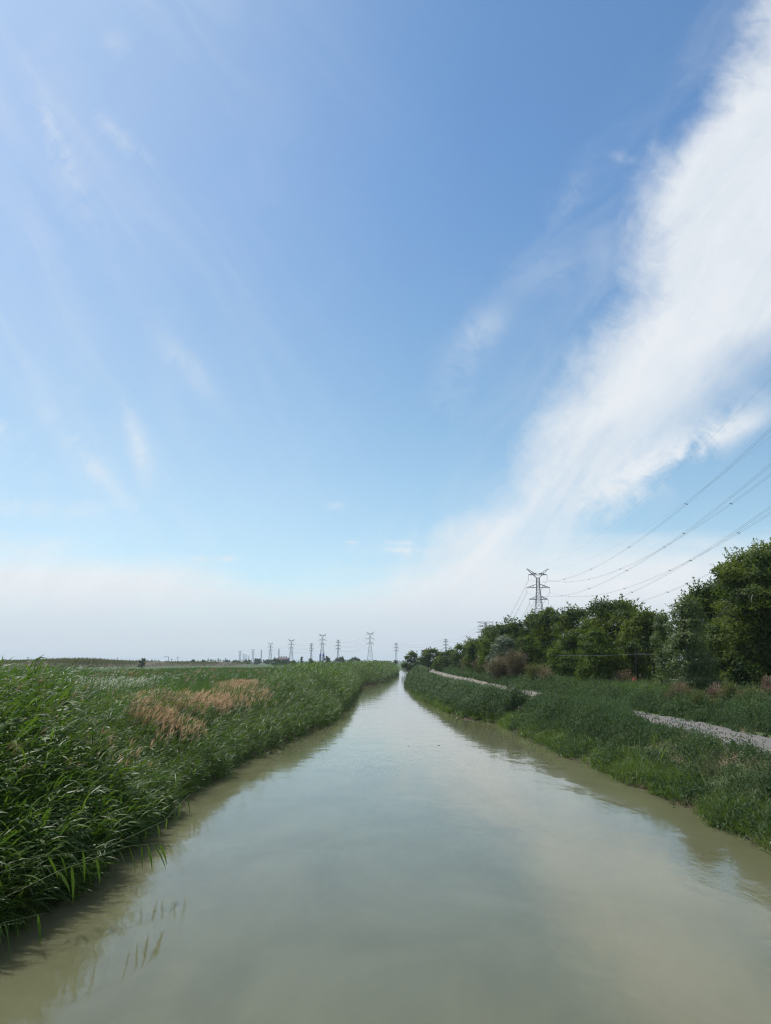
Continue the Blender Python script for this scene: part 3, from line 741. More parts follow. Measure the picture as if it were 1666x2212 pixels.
# single reeds that stand out
def reed_plant(pts, n_leaf, ll, lw, label, hang, r=0.007, tip_from=0.25, side=None):
    pts = [Vector(p) for p in pts]
    root = empty('reed', pts[0]); tag(root, label, 'reed', 'single reeds standing clear of the left reed bed')
    P = [p - pts[0] for p in pts]
    path = []
    for i in range(len(P) - 1):
        for k in range(5): path.append(P[i].lerp(P[i + 1], k / 5))
    path.append(P[-1])
    mb = MB(); mb.tube(path, [r * (1 - 0.65 * i / (len(path) - 1)) for i in range(len(path))], 6); mb.build('stem', M['stem'], root, smooth=True)
    for k in range(n_leaf):
        t = tip_from + (1 - tip_from) * (k + 0.5) / n_leaf; f = t * (len(path) - 1); i = min(int(f), len(path) - 2)
        b = path[i].lerp(path[i + 1], f - i); d = (path[i + 1] - path[i]).normalized()
        s = Strips(); az = math.atan2(d.y, d.x) + RNG.normal(0, 0.3) + (0.3 if k % 2 else -0.3)
        if hang: s.add(np.array([b]), az, -0.9 - 0.35 * RNG.random(), ll * U(0.75, 1.15), lw, 0.35, 5, roll=np.array([RNG.normal(0, 0.7)]), prof=[0.3, 0.85, 1, 0.8, 0.45, 0.03], tint=U(0.1, 0.6))
        else: s.add(np.array([b]), side if side is not None else az, 0.55 + 0.5 * t + RNG.normal(0, 0.12), ll * U(0.75, 1.15), lw, 0.5, 5, roll=np.array([1.2]), prof=[0.3, 0.85, 1, 0.8, 0.45, 0.03], tint=U(0.0, 0.5))
        link('leaf', s.mesh('leaf'), M['reed'], root)
    return root


reed_plant([(-5.5, 11.4, 0.70), (-4.9, 12.4, 0.92), (-4.25, 13.5, 1.02), (-3.9, 14.3, 0.90)], 12, 0.50, 0.046, 'long bent reed over the water with a row of hanging leaves', True, 0.007, 0.30)
reed_plant([(-5.5, 14.0, 0.55), (-4.9, 15.0, 0.76), (-4.4, 16.2, 0.90), (-4.2, 17.4, 1.22)], 7, 0.38, 0.04, 'thin arching reed reaching farthest over the water, few leaves', True, 0.008, 0.4)
reed_plant([(-5.9, 11.4, 0.9), (-5.3, 12.4, 1.1), (-4.6, 13.2, 1.05)], 9, 0.48, 0.044, 'pale straight reed stem slanting out above the bent hanging one', True, 0.006, 0.2)
reed_plant([(-5.8, 10.4, 0.35), (-5.3, 11.1, 0.55), (-4.85, 11.8, 0.5)], 8, 0.50, 0.046, 'reed drooping lowest over the brown water in the near left corner', True, 0.006, 0.2)
a = at(52, 1500, 26); reed_plant([(a[0] - 0.15, 26, 1.1), (a[0], 26.1, 2.8), (a[0] + 0.22, 26.2, 4.05)], 7, 0.46, 0.035, 'tallest reed at the left edge rising above the horizon', False, 0.012, 0.62, 0.15)
a = at(35, 1500, 24); reed_plant([(a[0] - 0.15, 24, 1.1), (a[0], 24.1, 2.4), (a[0] + 0.25, 24.2, 3.55)], 4, 0.42, 0.045, 'second tall reed left of the tallest one, tip bent right', False, 0.012, 0.7, 0.4)


# ------------------------------------------------------------------ trees
def crown_mesh(H, W, seed, leaf, lobes, dens, low=0.18, shape='round', ragged=0.5, leaf_ratio=0.62, D=None, dens_k=1.5):
    rg = np.random.default_rng(seed); D = D or W; dens = dens_k / leaf ** 2
    C = []; Rr = []; Wm = (W * W * H) ** (1 / 3)
    for j in range(lobes):
        t = low + (1 - low) * (j + rg.random()) / lobes
        if shape == 'round': prof = math.sqrt(max(0.05, 1 - ((t - 0.50) / 0.55) ** 2))
        elif shape == 'cone': prof = 0.25 + 0.75 * (1 - t) ** 0.7 if t > 0.3 else 0.8
        elif shape == 'poplar': prof = 0.9 * math.sqrt(max(0.04, 1 - ((t - 0.42) / 0.62) ** 2)) * (1.05 - 0.25 * t)
        else: prof = math.sqrt(max(0.05, 1 - ((t - 0.35) / 0.68) ** 2))
        r = rg.uniform(0.12, 0.22) * Wm * (0.55 + 0.45 * prof)
        a = rg.uniform(0, 2 * math.pi); q = math.sqrt(rg.uniform(0.10, 1.0)) * max(0.0, prof * 0.5 - r / W * 0.8)
        z = max(min(t * H, H - r * 0.75), r * 0.5)
        C.append((math.cos(a) * q * W, math.sin(a) * q * D, z)); Rr.append(r)
    C = np.array(C); Rr = np.array(Rr)
    s = Strips()
    for c, r in zip(C, Rr):
        n = max(40, int(dens * 12.6 * r * r))
        v = rg.normal(size=(n, 3)); v /= np.linalg.norm(v, axis=1)[:, None]
        v[:, 2] = np.where(v[:, 2] < -0.35, -v[:, 2] * 0.6, v[:, 2])
        lump = 1 + 0.20 * np.sin(v[:, 0] * 6 + c[0] * 3) * np.sin(v[:, 1] * 7 + c[1] * 2) + 0.16 * np.sin(v[:, 2] * 9 + seed) + rg.normal(0, 0.05, n)
        rad = r * lump * (0.62 + 0.42 * rg.random(n) ** 0.5)
        b = c + v * rad[:, None] * np.array([1, 1, 0.9])
        base_t = rg.uniform(0.0, 0.7)
        s.cards(b, v + np.array([0, 0, 0.25]), leaf * rg.uniform(0.9, 2.0, n), leaf * leaf_ratio * rg.uniform(0.9, 1.6, n), np.clip(base_t + rg.normal(0, 0.12, n), 0, 1), 0.45, rg)
        # twigs breaking the outline
        k = int(ragged * 7)
        for _ in range(k):
            w = rg.normal(size=3); w[2] = abs(w[2]) + 0.25; w /= np.linalg.norm(w)
            L_ = r * rg.uniform(0.25, 0.75) ; m = max(7, int(L_ / leaf * 5))
            tt = rg.random(m); p0 = c + w * r * 0.9
            b = p0 + w * (tt * L_)[:, None] + rg.normal(0, leaf * 0.5, (m, 3)) * (1.15 - tt)[:, None]
            s.add(b, rg.uniform(0, 6.28, m), rg.uniform(-0.2, 1.3, m), leaf * rg.uniform(0.6, 1.3, m), leaf * leaf_ratio, 0.3, 1, roll=rg.normal(0, 0.8, m), tint=np.clip(base_t + rg.normal(0, 0.15, m), 0, 1))
    # leaves inside, between the clumps
    n = int(dens * W * H * 1.1); t = rg.uniform(max(0.02, low * 0.6), 0.88, n); a = rg.uniform(0, 6.28, n); q = np.sqrt(rg.random(n)) * 0.40 * np.sqrt(np.clip(1 - ((t - 0.42) / 0.60) ** 2, 0.05, 1))
    b = np.stack([np.cos(a) * q * W, np.sin(a) * q * D, t * H], 1)
    s.add(b, rg.uniform(0, 6.28, n), rg.uniform(-0.6, 1.2, n), leaf * rg.uniform(0.7, 1.5, n), leaf * leaf_ratio, 0.4, 1, roll=rg.normal(0, 0.8, n), tint=rg.uniform(0, 0.5, n))
    return s.mesh('crown'), C, Rr


def tree(name, loc, H, W, mat, bark, label, seed, leaf=0.16, lobes=22, dens=34, cat='tree', group='trees behind the gravel track', **kw):
    rg = np.random.default_rng(seed + 99)
    root = empty(name, (loc[0], loc[1], float(ground_z(loc[0], loc[1])) - 0.05), rg.uniform(-0.2, 0.2)); tag(root, label, cat, group)
    me, C, Rr = crown_mesh(H, W, seed, leaf, lobes, dens, **kw)
    link('crown', me, mat, root)
    tb = MB(); tr = max(0.05, H * 0.020); top = 0.62 * H
    bend = rg.normal(0, 0.03 * H, 2)
    tp = [(bend[0] * math.sin(t * 2), bend[1] * math.sin(t * 2), top * t) for t in np.linspace(0, 1, 7)]
    tb.tube(tp, [tr * (1.35 if i == 0 else 1) * (1 - 0.68 * i / 6) for i in range(7)], 8); tb.build('trunk', bark, root, smooth=True)
    lb = MB()
    for c, r in zip(C, Rr):
        t0 = min(0.95, max(0.12, (c[2] - 0.30 * math.hypot(c[0], c[1]) - 0.1 * H) / top)); f = t0 * 6; i = min(5, int(f))
        p = Vector(tp[i]).lerp(Vector(tp[i + 1]), f - i); q = Vector(c); mid = p.lerp(q, 0.5) + Vector((0, 0, -0.05 * (q - p).length)) + Vector(rg.normal(0, 0.05, 3)) * (q - p).length
        lb.tube([p, mid, q], [tr * 0.42, tr * 0.26, tr * 0.10], 5)
    lb.build('limbs', bark, root, smooth=True)
    return root


def tree_at(name, px, top, base_px, d, width_px, mat, bark, label, seed, **kw):
    p = at(px, 1430, d); t = at(px, top, d)
    g_ = float(ground_z(p[0], d)); W = width_px / 1664 * d * (1.2 if d > 60 else 1.0)
    return tree(name, (p[0], d), t[2] - g_, W, M[mat], M[bark], label, seed, **kw)


T = tree_at
BIGTREE = T('elm_tree', 1655, 1183, 1480, 57, 300, 'tree_dark', 'bark', 'tallest dark tree at the right edge with bare limbs showing', 11, leaf=0.15, lobes=38, dens=42, low=0.03, ragged=0.9, D=7.5)
def bare_branches(root, H):
    rg = np.random.default_rng(3)
    for k in range(7):
        m = MB(); a = rg.uniform(3.3, 4.9); z = H * rg.uniform(0.42, 0.72); r0 = rg.uniform(1.0, 2.0); L_ = rg.uniform(2.6, 4.2)
        p = [Vector((math.cos(a) * (r0 + L_ * t), math.sin(a) * (r0 + L_ * t), z + 1.1 * math.sin(t * 2.4) - 0.5 * t * t)) for t in np.linspace(0, 1, 9)]
        m.tube(p, [0.085 * (1 - 0.8 * i / 8) for i in range(9)], 6); m.build('bare_branch', M['bark_grey' if k % 2 else 'bark'], root, smooth=True)


bare_branches(BIGTREE, 11.0)
T('poplar_tree', 1492, 1292, 1500, 49, 135, 'tree_pale', 'bark_grey', 'pale small-leaved tree left of the tallest one', 12, leaf=0.095, lobes=34, dens=60, low=0.03, shape='poplar', ragged=1.0, dens_k=0.85)
T('poplar_tree', 1437, 1325, 1490, 60, 75, 'tree_pale', 'bark_grey', 'thin pale tree with see-through crown in the gap of the tree row', 13, leaf=0.12, lobes=20, dens=34, low=0.03, shape='poplar', ragged=1.0)
T('elm_tree', 1330, 1300, 1480, 86, 165, 'tree_dark', 'bark', 'broad dark tree with highest round top in middle of the row', 14, leaf=0.2, lobes=30, dens=28, low=0.03, ragged=0.8)
T('elm_tree', 1395, 1322, 1480, 80, 110, 'tree_dark', 'bark', 'dark tree right of the broad round-topped one, behind the cable pole', 15, leaf=0.19, lobes=24, dens=28, low=0.03, ragged=0.8)
T('elm_tree', 1290, 1362, 1480, 75, 105, 'tree_yellow', 'bark', 'rounded yellow-green tree in front of the broad dark one', 16, leaf=0.18, lobes=22, dens=30, low=0.06, shape='bush', ragged=0.7)
T('elm_tree', 1255, 1316, 1470, 100, 125, 'tree_dark', 'bark', 'dark tree between the broad round-topped one and the sprigged poplar', 17, leaf=0.22, lobes=20, dens=24, low=0.03, ragged=0.9)
T('poplar_tree', 1190, 1318, 1470, 112, 108, 'tree_dark', 'bark_grey', 'upright tree with sprigs on top beside the largest pylon', 18, leaf=0.22, lobes=20, dens=26, low=0.03, shape='poplar', ragged=1.3)
T('elm_tree', 1145, 1330, 1465, 125, 108, 'tree_dark', 'bark', 'dark dense tree left of the largest pylon legs', 19, leaf=0.25, lobes=20, dens=22, low=0.03, ragged=0.8)
T('elm_tree', 1225, 1372, 1470, 92, 95, 'tree_yellow', 'bark', 'bright yellow-green low tree in front of the sprigged poplar', 20, leaf=0.2, lobes=22, dens=26, low=0.05, shape='bush', ragged=0.7)
T('elm_tree', 1145, 1375, 1465, 108, 75, 'tree_yellow', 'bark', 'yellow-green tree right of the silvery oleaster', 21, leaf=0.22, lobes=18, dens=24, low=0.05, shape='bush', ragged=0.7)
T('elm_tree', 1080, 1351, 1460, 145, 110, 'tree_dark', 'bark', 'dark flat-topped tree hiding the flat-topped pylon', 22, leaf=0.28, lobes=24, dens=18, low=0.03, ragged=0.7)
T('oleaster_tree', 1094, 1374, 1445, 116, 66, 'tree_grey', 'bark_grey', 'silvery grey-green oleaster tree in front of the dark row', 23, leaf=0.2, lobes=22, dens=30, low=0.03, shape='bush', ragged=0.8)
T('oleaster_tree', 1064, 1405, 1445, 118, 36, 'tree_grey', 'bark_grey', 'small silvery oleaster bush left of the larger one', 24, leaf=0.18, lobes=12, dens=28, low=0.05, shape='bush', ragged=0.6)
T('elm_tree', 1050, 1383, 1450, 130, 40, 'tree_yellow', 'bark', 'light green narrow tree at the left of the oleasters', 25, leaf=0.24, lobes=14, dens=22, low=0.05, shape='bush', ragged=0.6)
T('elm_tree', 1030, 1381, 1450, 165, 60, 'tree_dark', 'bark', 'dark tree sloping down at the left end of the tall row', 26, leaf=0.3, lobes=18, dens=16, low=0.03, ragged=0.6)
T('elm_tree', 1000, 1394, 1450, 195, 60, 'tree_dark', 'bark', 'rounded dark tree right of the small pylon beside the track', 27, leaf=0.34, lobes=18, dens=14, low=0.05, shape='bush', ragged=0.6)
T('elm_tree', 968, 1404, 1450, 225, 48, 'tree_dark', 'bark', 'low dark tree just under the small pylon by the tree row', 28, leaf=0.36, lobes=14, dens=12, low=0.05, shape='bush', ragged=0.6)
T('elm_tree', 931, 1402, 1450, 265, 54, 'tree_dark', 'bark', 'round dark tree second from the canal end', 29, leaf=0.4, lobes=18, dens=11, low=0.05, shape='bush', ragged=0.6)
T('willow_tree', 889, 1408, 1450, 300, 36, 'tree_dark', 'bark', 'round willow nearest the far end of the canal', 30, leaf=0.4, lobes=16, dens=12, low=0.05, shape='bush', ragged=0.4)
T('elm_tree', 955, 1420, 1450, 230, 44, 'tree_yellow', 'bark', 'low lighter green bushy tree below the small pylon', 31, leaf=0.34, lobes=12, dens=12, low=0.03, shape='bush', ragged=0.6)
T('elm_tree', 1560, 1262, 1490, 66, 150, 'tree_dark', 'bark', 'dark tree behind between the pale tree and the tallest tree', 32, leaf=0.17, lobes=28, dens=34, low=0.03, ragged=0.8)
T('elm_tree', 1605, 1395, 1490, 55, 110, 'tree_dark', 'bark', 'low leafy young tree under the tallest tree at right', 33, leaf=0.13, lobes=20, dens=46, low=0.05, shape='bush', ragged=0.7)
T('elm_tree', 1365, 1385, 1490, 76, 70, 'tree_dark', 'bark', 'dark low tree just left of the cable pole', 34, leaf=0.17, lobes=18, dens=30, low=0.05, shape='bush', ragged=0.7)


def shrub(px, top, d, width_px, mat, label, seed, n=2600, ll=0.22, lw=0.035, bare=False):
    rg = np.random.default_rng(seed); p = at(px, 1430, d); z0 = float(ground_z(p[0], d)); H = at(px, top, d)[2] - z0; W = width_px / 1664 * d
    root = empty('tamarisk_shrub', (p[0], d, z0 - 0.05)); tag(root, label, 'shrub', 'shrubs in front of the tree row')
    br = MB(); s = Strips(); nb = 16
    for k in range(nb):
        a = rg.uniform(0, 6.28); q = rg.uniform(0.1, 0.5); tip = Vector((math.cos(a) * q * W, math.sin(a) * q * W, H * rg.uniform(0.6, 1.0) * (1.1 - 0.6 * q)))
        mid = tip * 0.5 + Vector((0, 0, 0.12 * H)); br.tube([(0.1 * math.cos(a), 0.1 * math.sin(a), 0), mid, tip], [0.03, 0.02, 0.008], 5)
        m = int(n / nb); t = rg.uniform(0.25, 1.05, m); P = np.array([(np.array(mid) * (1 - abs(2 * x - 1)) + (np.array(tip) * max(0, 2 * x - 1))) if x > 0.5 else np.array(mid) * 2 * x for x in t])
        P += rg.normal(0, 0.10 * W, (m, 3)) * np.array([1, 1, 0.7]); P[:, 2] = np.clip(P[:, 2], 0.02, None)
        s.add(P, a + rg.normal(0, 0.9, m), rg.uniform(0.3, 1.4, m), ll * rg.uniform(0.6, 1.4, m), lw * rg.uniform(0.6, 1.3, m), rg.uniform(-0.3, 0.9, m), 2, tint=np.clip(t * 0.6 + rg.uniform(-0.2, 0.5, m), 0, 1))
    br.build('branches', M['bark'], root, smooth=True)
    link('foliage', s.mesh('foliage'), M[mat], root)


shrub(1007, 1424, 170, 34, 'tam', 'pinkish brown shrub below the round dark trees, farthest up the track', 41, 1500, 0.5, 0.10)
shrub(1036, 1424, 140, 34, 'tam', 'brownish pink shrub second along the track verge', 42, 1600, 0.42, 0.09)
shrub(1078, 1418, 104, 60, 'tam', 'broad reddish tan shrub in front of the oleasters', 43, 3600, 0.32, 0.06)
shrub(1112, 1402, 101, 46, 'tam', 'tall brown shrub right of the broad reddish tan one', 44, 3200, 0.30, 0.055)
shrub(1126, 1394, 104, 30, 'brush', 'leafless dark brown brush behind the tall brown shrub', 45, 1400, 0.34, 0.03)
shrub(1155, 1432, 92, 60, 'tam_green', 'dull olive shrub left of the yellow-green grass', 46, 3000, 0.28, 0.05)
shrub(1180, 1442, 88, 40, 'tam', 'low rusty shrub right of the dull olive one', 47, 1800, 0.26, 0.05)
shrub(1348, 1448, 72, 50, 'tam', 'tan shrub just left of the cable pole foot', 48, 2600, 0.22, 0.04)
shrub(1410, 1474, 62, 46, 'tam_green', 'olive shrub right of the cable pole foot', 49, 2400, 0.2, 0.036)
shrub(1468, 1474, 45, 70, 'tam', 'brown shrub with dark bare twigs under the pale tree', 50, 2600, 0.18, 0.022)
shrub(1541, 1476, 44, 44, 'tam_pink', 'rosy shrub right of the pale tree foot', 51, 2200, 0.16, 0.026)
shrub(1572, 1462, 43, 46, 'tam_green', 'upright olive shrub with rosy tips under the tallest tree', 52, 2600, 0.16, 0.026)
shrub(1612, 1480, 41, 66, 'tam_green', 'wide grey-green shrub right of the upright olive one', 53, 3000, 0.16, 0.026)
shrub(1655, 1460, 43, 36, 'tam_pink', 'pink shrub at the right edge of the picture', 54, 2200, 0.16, 0.026)
shrub(1510, 1490, 41, 56, 'tam_green', 'low olive shrub in front of the rosy one', 55, 2400, 0.15, 0.024)


# ------------------------------------------------------------------ far trees, sheds and silos on the left horizon
def far_bush(px, top, d, width_px, label, seed, name='tree', shape='bush', mat='tree_far'):
    p = at(px, 1430, d); H = at(px, top, d)[2] - GZ; W = width_px / 1664 * d
    tree(name, (p[0], d), H, W, M[mat], M['bark'], label, seed, leaf=max(0.3, d * 0.0012), lobes=10, low=0.05, shape=shape, ragged=0.5, group='trees along the left horizon')


far_bush(708, 1418.5, 620, 16, 'dark tree right of the two blue-topped silos', 61)
far_bush(735, 1420, 640, 34, 'wide dark tree under the pylon right of the silos', 62)
far_bush(768, 1421, 650, 30, 'dark bushy tree left of the tallest distant pylon', 63)
far_bush(757, 1425, 650, 20, 'low tree joining the bushy one on its left', 64)
far_bush(853, 1427, 560, 14, 'small dark tree at the foot of the pylon by the canal bend', 65)
far_bush(812, 1428, 700, 18, 'low bush right of the tallest distant pylon', 66)
far_bush(672, 1424, 700, 14, 'small blue-green tree at the pylon foot left of the silos', 67)
far_bush(652, 1420, 760, 6, 'thin dark cypress-like tree left of the silos', 68, 'cypress_tree', 'poplar')
far_bush(601, 1423.5, 600, 34, 'large dark rounded tree in front of the dark red shed', 69)
far_bush(630, 1428, 620, 26, 'low shrubby tree right of the dark red shed', 70)
far_bush(557, 1424, 900, 22, 'round dark tree highest in the left tree line', 71)
far_bush(580, 1426, 920, 26, 'dark tree right of the highest one in the left line', 72)
far_bush(533, 1426.5, 940, 26, 'sloping tree left of the highest one in the left line', 73)
far_bush(510, 1428, 960, 20, 'small tree at the left end of the line before the pylons', 74)
far_bush(490, 1427, 1000, 12, 'isolated small round tree left of the line', 75)
far_bush(308, 1423, 380, 18, 'spiky dark bush standing on the earth dike', 76)
far_bush(417, 1426, 800, 16, 'dark blue-green tree behind the dike, middle of the horizon', 77)
far_bush(440, 1427, 820, 10, 'tiny round tree between poles behind the dike', 78)
far_bush(252, 1427, 700, 8, 'tiny tree at the foot of the lone horizon pole', 79)
far_bush(10, 1427, 420, 20, 'dark bush on the dike at the left edge', 80)


def far_wood():
    s = Strips(); n = 5000
    x = U(-1500, 500, n); y = 1900 + 250 * np.sin(x * 0.004) + U(-40, 40, n)
    h = 3.0 + 4.0 * (0.5 + 0.5 * np.sin(x * 0.011) * np.sin(x * 0.037 + 2))
    s.add(np.stack([x, y, GZ + RNG.random(n) * h], 1), U(0, 6.28, n), U(-0.3, 1.4, n), 3.2, 2.6, 0.4, 1)
    o = link('far_wood', s.mesh('far_wood'), M['tree_far']); tag(o, 'thin dark line of far-off woods along the horizon', 'wood', kind='stuff')


far_wood()


def silo(px, d, label):
    p = at(px, 1430, d); top = at(px, 1413, d)[2] - GZ; r = 4.1 / 1664 * d / 2
    root = empty('silo', (p[0], d, GZ)); tag(root, label, 'silo', 'two blue-topped silos')
    hb = top * 0.80
    b = MB(); b.lathe([(r * 0.25, 2.0), (r, 4.0), (r, hb)]); b.build('shell', M['silo'], root, smooth=False)
    c = MB(); c.lathe([(r * 1.02, hb), (r * 1.02, top * 0.955), (r * 0.6, top), (0.3, top)]); c.build('cap', M['blue'], root)
    v = MB(); v.tube([(0, 0, top), (0, 0, top + 1.6)], 0.4, 8); v.build('vent', M['blue'], root)
    for a in (0.785, 2.356, 3.927, 5.498):
        l = MB(); l.beam((r * 0.9 * math.cos(a), r * 0.9 * math.sin(a), 0), (r * 0.9 * math.cos(a), r * 0.9 * math.sin(a), 7.0), 0.35); l.build('leg', M['silo'], root)


silo(692, 900, 'blue-topped grey cement silo, left of the pair')
silo(698.6, 900, 'blue-topped grey cement silo, right of the pair, before the pylon')
for o in [o for o in bpy.data.objects if o.name.startswith('silo') and o.type == 'EMPTY']: pass


def shed():
    d = 760; p = at(613, 1430, d); w = 20 / 1664 * d / 2; top = at(613, 1422.2, d)[2] - GZ
    root = empty('shed', (p[0], d, GZ)); tag(root, 'low dark red shed behind the large rounded tree on the left horizon', 'shed')
    b = MB(); b.box((0, 0, (top - 1) / 2), (w, 7, (top - 1) / 2)); b.build('wall', M['brick'], root)
    r = MB(); w2 = w + 0.7
    r.V += [(-w2, -8, top - 1), (w2, -8, top - 1), (w2, 8, top - 1), (-w2, 8, top - 1), (-w2, 0, top + 0.7), (w2, 0, top + 0.7)]
    r.F += [(0, 1, 5, 4), (2, 3, 4, 5), (1, 2, 5), (3, 0, 4), (3, 2, 1, 0)]
    r.build('roof', M['roof'], root)
    for k in range(5):
        v = MB(); x = -w * 0.8 + k * w * 0.35; v.lathe([(0.3, top + 0.55), (0.3, top + 1.1), (0.6, top + 1.15), (0.6, top + 1.7), (0.1, top + 2.0)], 10, (x, 0)); v.build('vent', M['steel'], root)


shed()


# ------------------------------------------------------------------ pylons
def lattice(mb, zs, hw, leg, br):
    """square lattice body through heights zs with half widths hw"""
    for i in range(len(zs) - 1):
        a, b = hw[i], hw[i + 1]; z0, z1 = zs[i], zs[i + 1]
        c0 = [(-a, -a), (a, -a), (a, a), (-a, a)]; c1 = [(-b, -b), (b, -b), (b, b), (-b, b)]
        for k in range(4):
            k2 = (k + 1) % 4
            mb.beam((*c0[k], z0), (*c1[k], z1), leg)
            mb.beam((*c0[k], z0), (*c1[k2], z1), br); mb.beam((*c0[k2], z0), (*c1[k], z1), br)
            mb.beam((*c1[k], z1), (*c1[k2], z1), br)


def arm(root, z, hw, z_up, bw, w, name='cross_arm', hang=2.7, th=0.16):
    for s in (-1, 1):
        m = MB(); tip = (s * hw, 0, z)
        for dy in (-bw, bw):
            m.beam((s * bw, dy, z), tip, w); m.beam((s * bw, dy, z_up), (s * hw, 0, z + 0.12), w * 0.85)
            for f in (0.3, 0.6):
                x = s * (bw + (hw - bw) * f); y_ = dy * (1 - f); m.beam((x, y_, z), (x, y_, z + (z_up - z) * (1 - f)), w * 0.5)
                m.beam((x, y_, z + (z_up - z) * (1 - f)), (s * (bw + (hw - bw) * (f + 0.3)), dy * (1 - f - 0.3), z), w * 0.5)
        m.beam((s * (bw + (hw - bw) * 0.4), -bw * 0.6, z), (s * (bw + (hw - bw) * 0.4), bw * 0.6, z), w * 0.5)
        m.build(name, M['steel'], root)
        if hang:
            i = MB(); prof = []
            n = 12
            for k in range(n + 1):
                zz = z - 0.2 - (hang - 0.3) * k / n
                prof += [(th * 0.35, zz), (th, zz - 0.06), (th * 0.35, zz - 0.1)]
            i.lathe(prof[::-1], 8, (s * hw, 0)); i.tube([(s * hw, 0, z), (s * hw, 0, z - 0.25)], 0.03, 4); i.tube([(s * hw - 0.25, 0, z - hang), (s * hw + 0.25, 0, z - hang)], 0.05, 4)
            i.build('insulator', M['insul'], root)


def pylon_y(x, y, H, label, k=1.0, far=1.0, rz=0.0):
    """wide-horned lattice pylon with three pairs of arms"""
    root = empty('pylon', (x, y, GZ), rz); tag(root, label, 'pylon', 'horned lattice pylons'); w = 0.20 * far
    zt = H; b = MB()
    base = 0.102 * 45.5 * (1 + (H - 45.5) / 45.5 * 0.8); n = 9; z3 = zt - 16.9
    zs = [0]; 
    while zs[-1] < z3 - 1: zs.append(zs[-1] + (z3 - zs[-1]) * 0.22 if z3 - zs[-1] > 10 else min(z3, zs[-1] + 3.2))
    zs[-1] = z3
    hw = [base + (1.35 - base) * q / z3 for q in zs]
    up = [zt - 15.5, zt - 13.0, zt - 10.5, zt - 8.5, zt - 6.8, zt - 5.0]; uw = [1.27, 1.05, 0.86, 0.84, 0.82, 0.80]
    lattice(b, zs + up, hw + uw, w, w * 0.5); b.build('tower_body', M['steel'], root)
    arm(root, zt - 16.9, 5.2, zt - 15.4, 1.35, w); arm(root, zt - 10.5, 6.3, zt - 8.5, 0.86, w); arm(root, zt - 3.5, 5.2, zt - 2.5, 0.7, w)
    t = MB(); t.beam((-3.6, 0, zt - 2.5), (3.6, 0, zt - 2.5), w * 0.8); t.beam((-0.7, 0, zt - 3.5), (0.7, 0, zt - 3.5), w); t.build('top_beam', M['steel'], root)
    for s in (-1, 1):
        h = MB()
        for dy in (-0.8, 0.8):
            h.beam((s * 0.8, dy, zt - 5), (s * 5.9, dy * 0.15, zt - 0.3), w); h.beam((s * 0.2, dy, zt - 3.6), (s * 5.6, dy * 0.15, zt), w * 0.8)
            for f in (0.25, 0.5, 0.75): h.beam((s * (0.8 + 5.1 * f), dy * (1 - .85 * f), zt - 5 + 4.7 * f), (s * (0.2 + 5.4 * f), dy * (1 - .85 * f), zt - 3.6 + 3.6 * f), w * 0.5)
        h.beam((s * 5.6, 0, zt), (s * 6.35, 0, zt - 0.5), w); h.build('horn', M['steel'], root)
    return root


def pylon_t(x, y, H, label, far=1.0, tw=1.0, flat=False):
    """narrow lattice pylon with a short flat top and three pairs of arms"""
    root = empty('pylon', (x, y, GZ)); tag(root, label, 'pylon', 'narrow lattice pylons'); w = 0.20 * far; b = MB()
    a = [0.36, 0.235, 0.099]; hwid = [0.099 * tw, 0.114 * tw, 0.095 * tw]
    z3 = H * (1 - 0.36); zs = list(np.linspace(0, 1, 8)); zs = [z3 * (1 - (1 - q) ** 1.5) for q in zs]; base = 0.066 * H; tp = 0.020 * H
    hw = [base + (tp - base) * q / z3 for q in zs]
    up = [H * q for q in (0.70, 0.765, 0.83, 0.90, 0.95, 1.0)]; uw = [tp * f for f in (0.97, 0.92, 0.88, 0.82, 0.8, 0.76)]
    lattice(b, zs + up, hw + uw, w, w * 0.5); b.build('tower_body', M['steel'], root)
    for q, h_ in zip(a, hwid): arm(root, H * (1 - q), h_ * H, H * (1 - q + 0.035), tp, w, hang=0 if flat else 1.9, th=0.13)
    for s in (-1, 1):
        t = MB()
        tipx = 0.072 * H * tw * (1.45 if flat else 1)
        for dy in (-tp * 0.7, tp * 0.7): t.beam((s * tp * 0.7, dy, H), (s * tipx, 0, H), w); t.beam((s * tp * 0.7, dy, H * (0.955 if flat else 0.97)), (s * tipx, 0, H), w * 0.8)
        t.build('earth_arm', M['steel'], root)
    return root


BIG = np.array([83.8, 423.0]); BH = 54.55 - GZ
pylon_y(BIG[0], BIG[1], BH, 'largest horned pylon, rising behind the trees on the right', far=1.0)
Y_LINE = [(800, 1364.6, 1140, 'tallest distant horned pylon, alone beside the left reeds'), (697, 1368.5, 1250, 'horned pylon directly behind the two silos'), (630, 1380.5, 1480, 'horned pylon between the dark red shed and the silos'),
          (585, 1388, 1780, 'horned pylon left of the dark red shed'), (547, 1402, 2500, 'small faint horned pylon behind the left tree line')]
YP = []
for px, top, d, lab in Y_LINE:
    p = at(px, top, d); H = p[2] - GZ; pylon_y(p[0], d, H, lab, far=1.0 + d / 2600); YP.append((p[0], d, H))
for px, top, d, lab in [(519, 1405.5, 2700, 'faint wide pylon leftmost of the big far ones'), (527, 1412, 3300, 'tiny far horned pylon just right of the faint wide one'), (532, 1414, 3600, 'tiny far horned pylon, second right of the faint wide one'), (538, 1416, 4200, 'tiniest horned pylon left of the tree line pylon')]:
    p = at(px, top, d); pylon_y(p[0], d, max(30, p[2] - GZ), lab, far=1.0 + d / 2600)
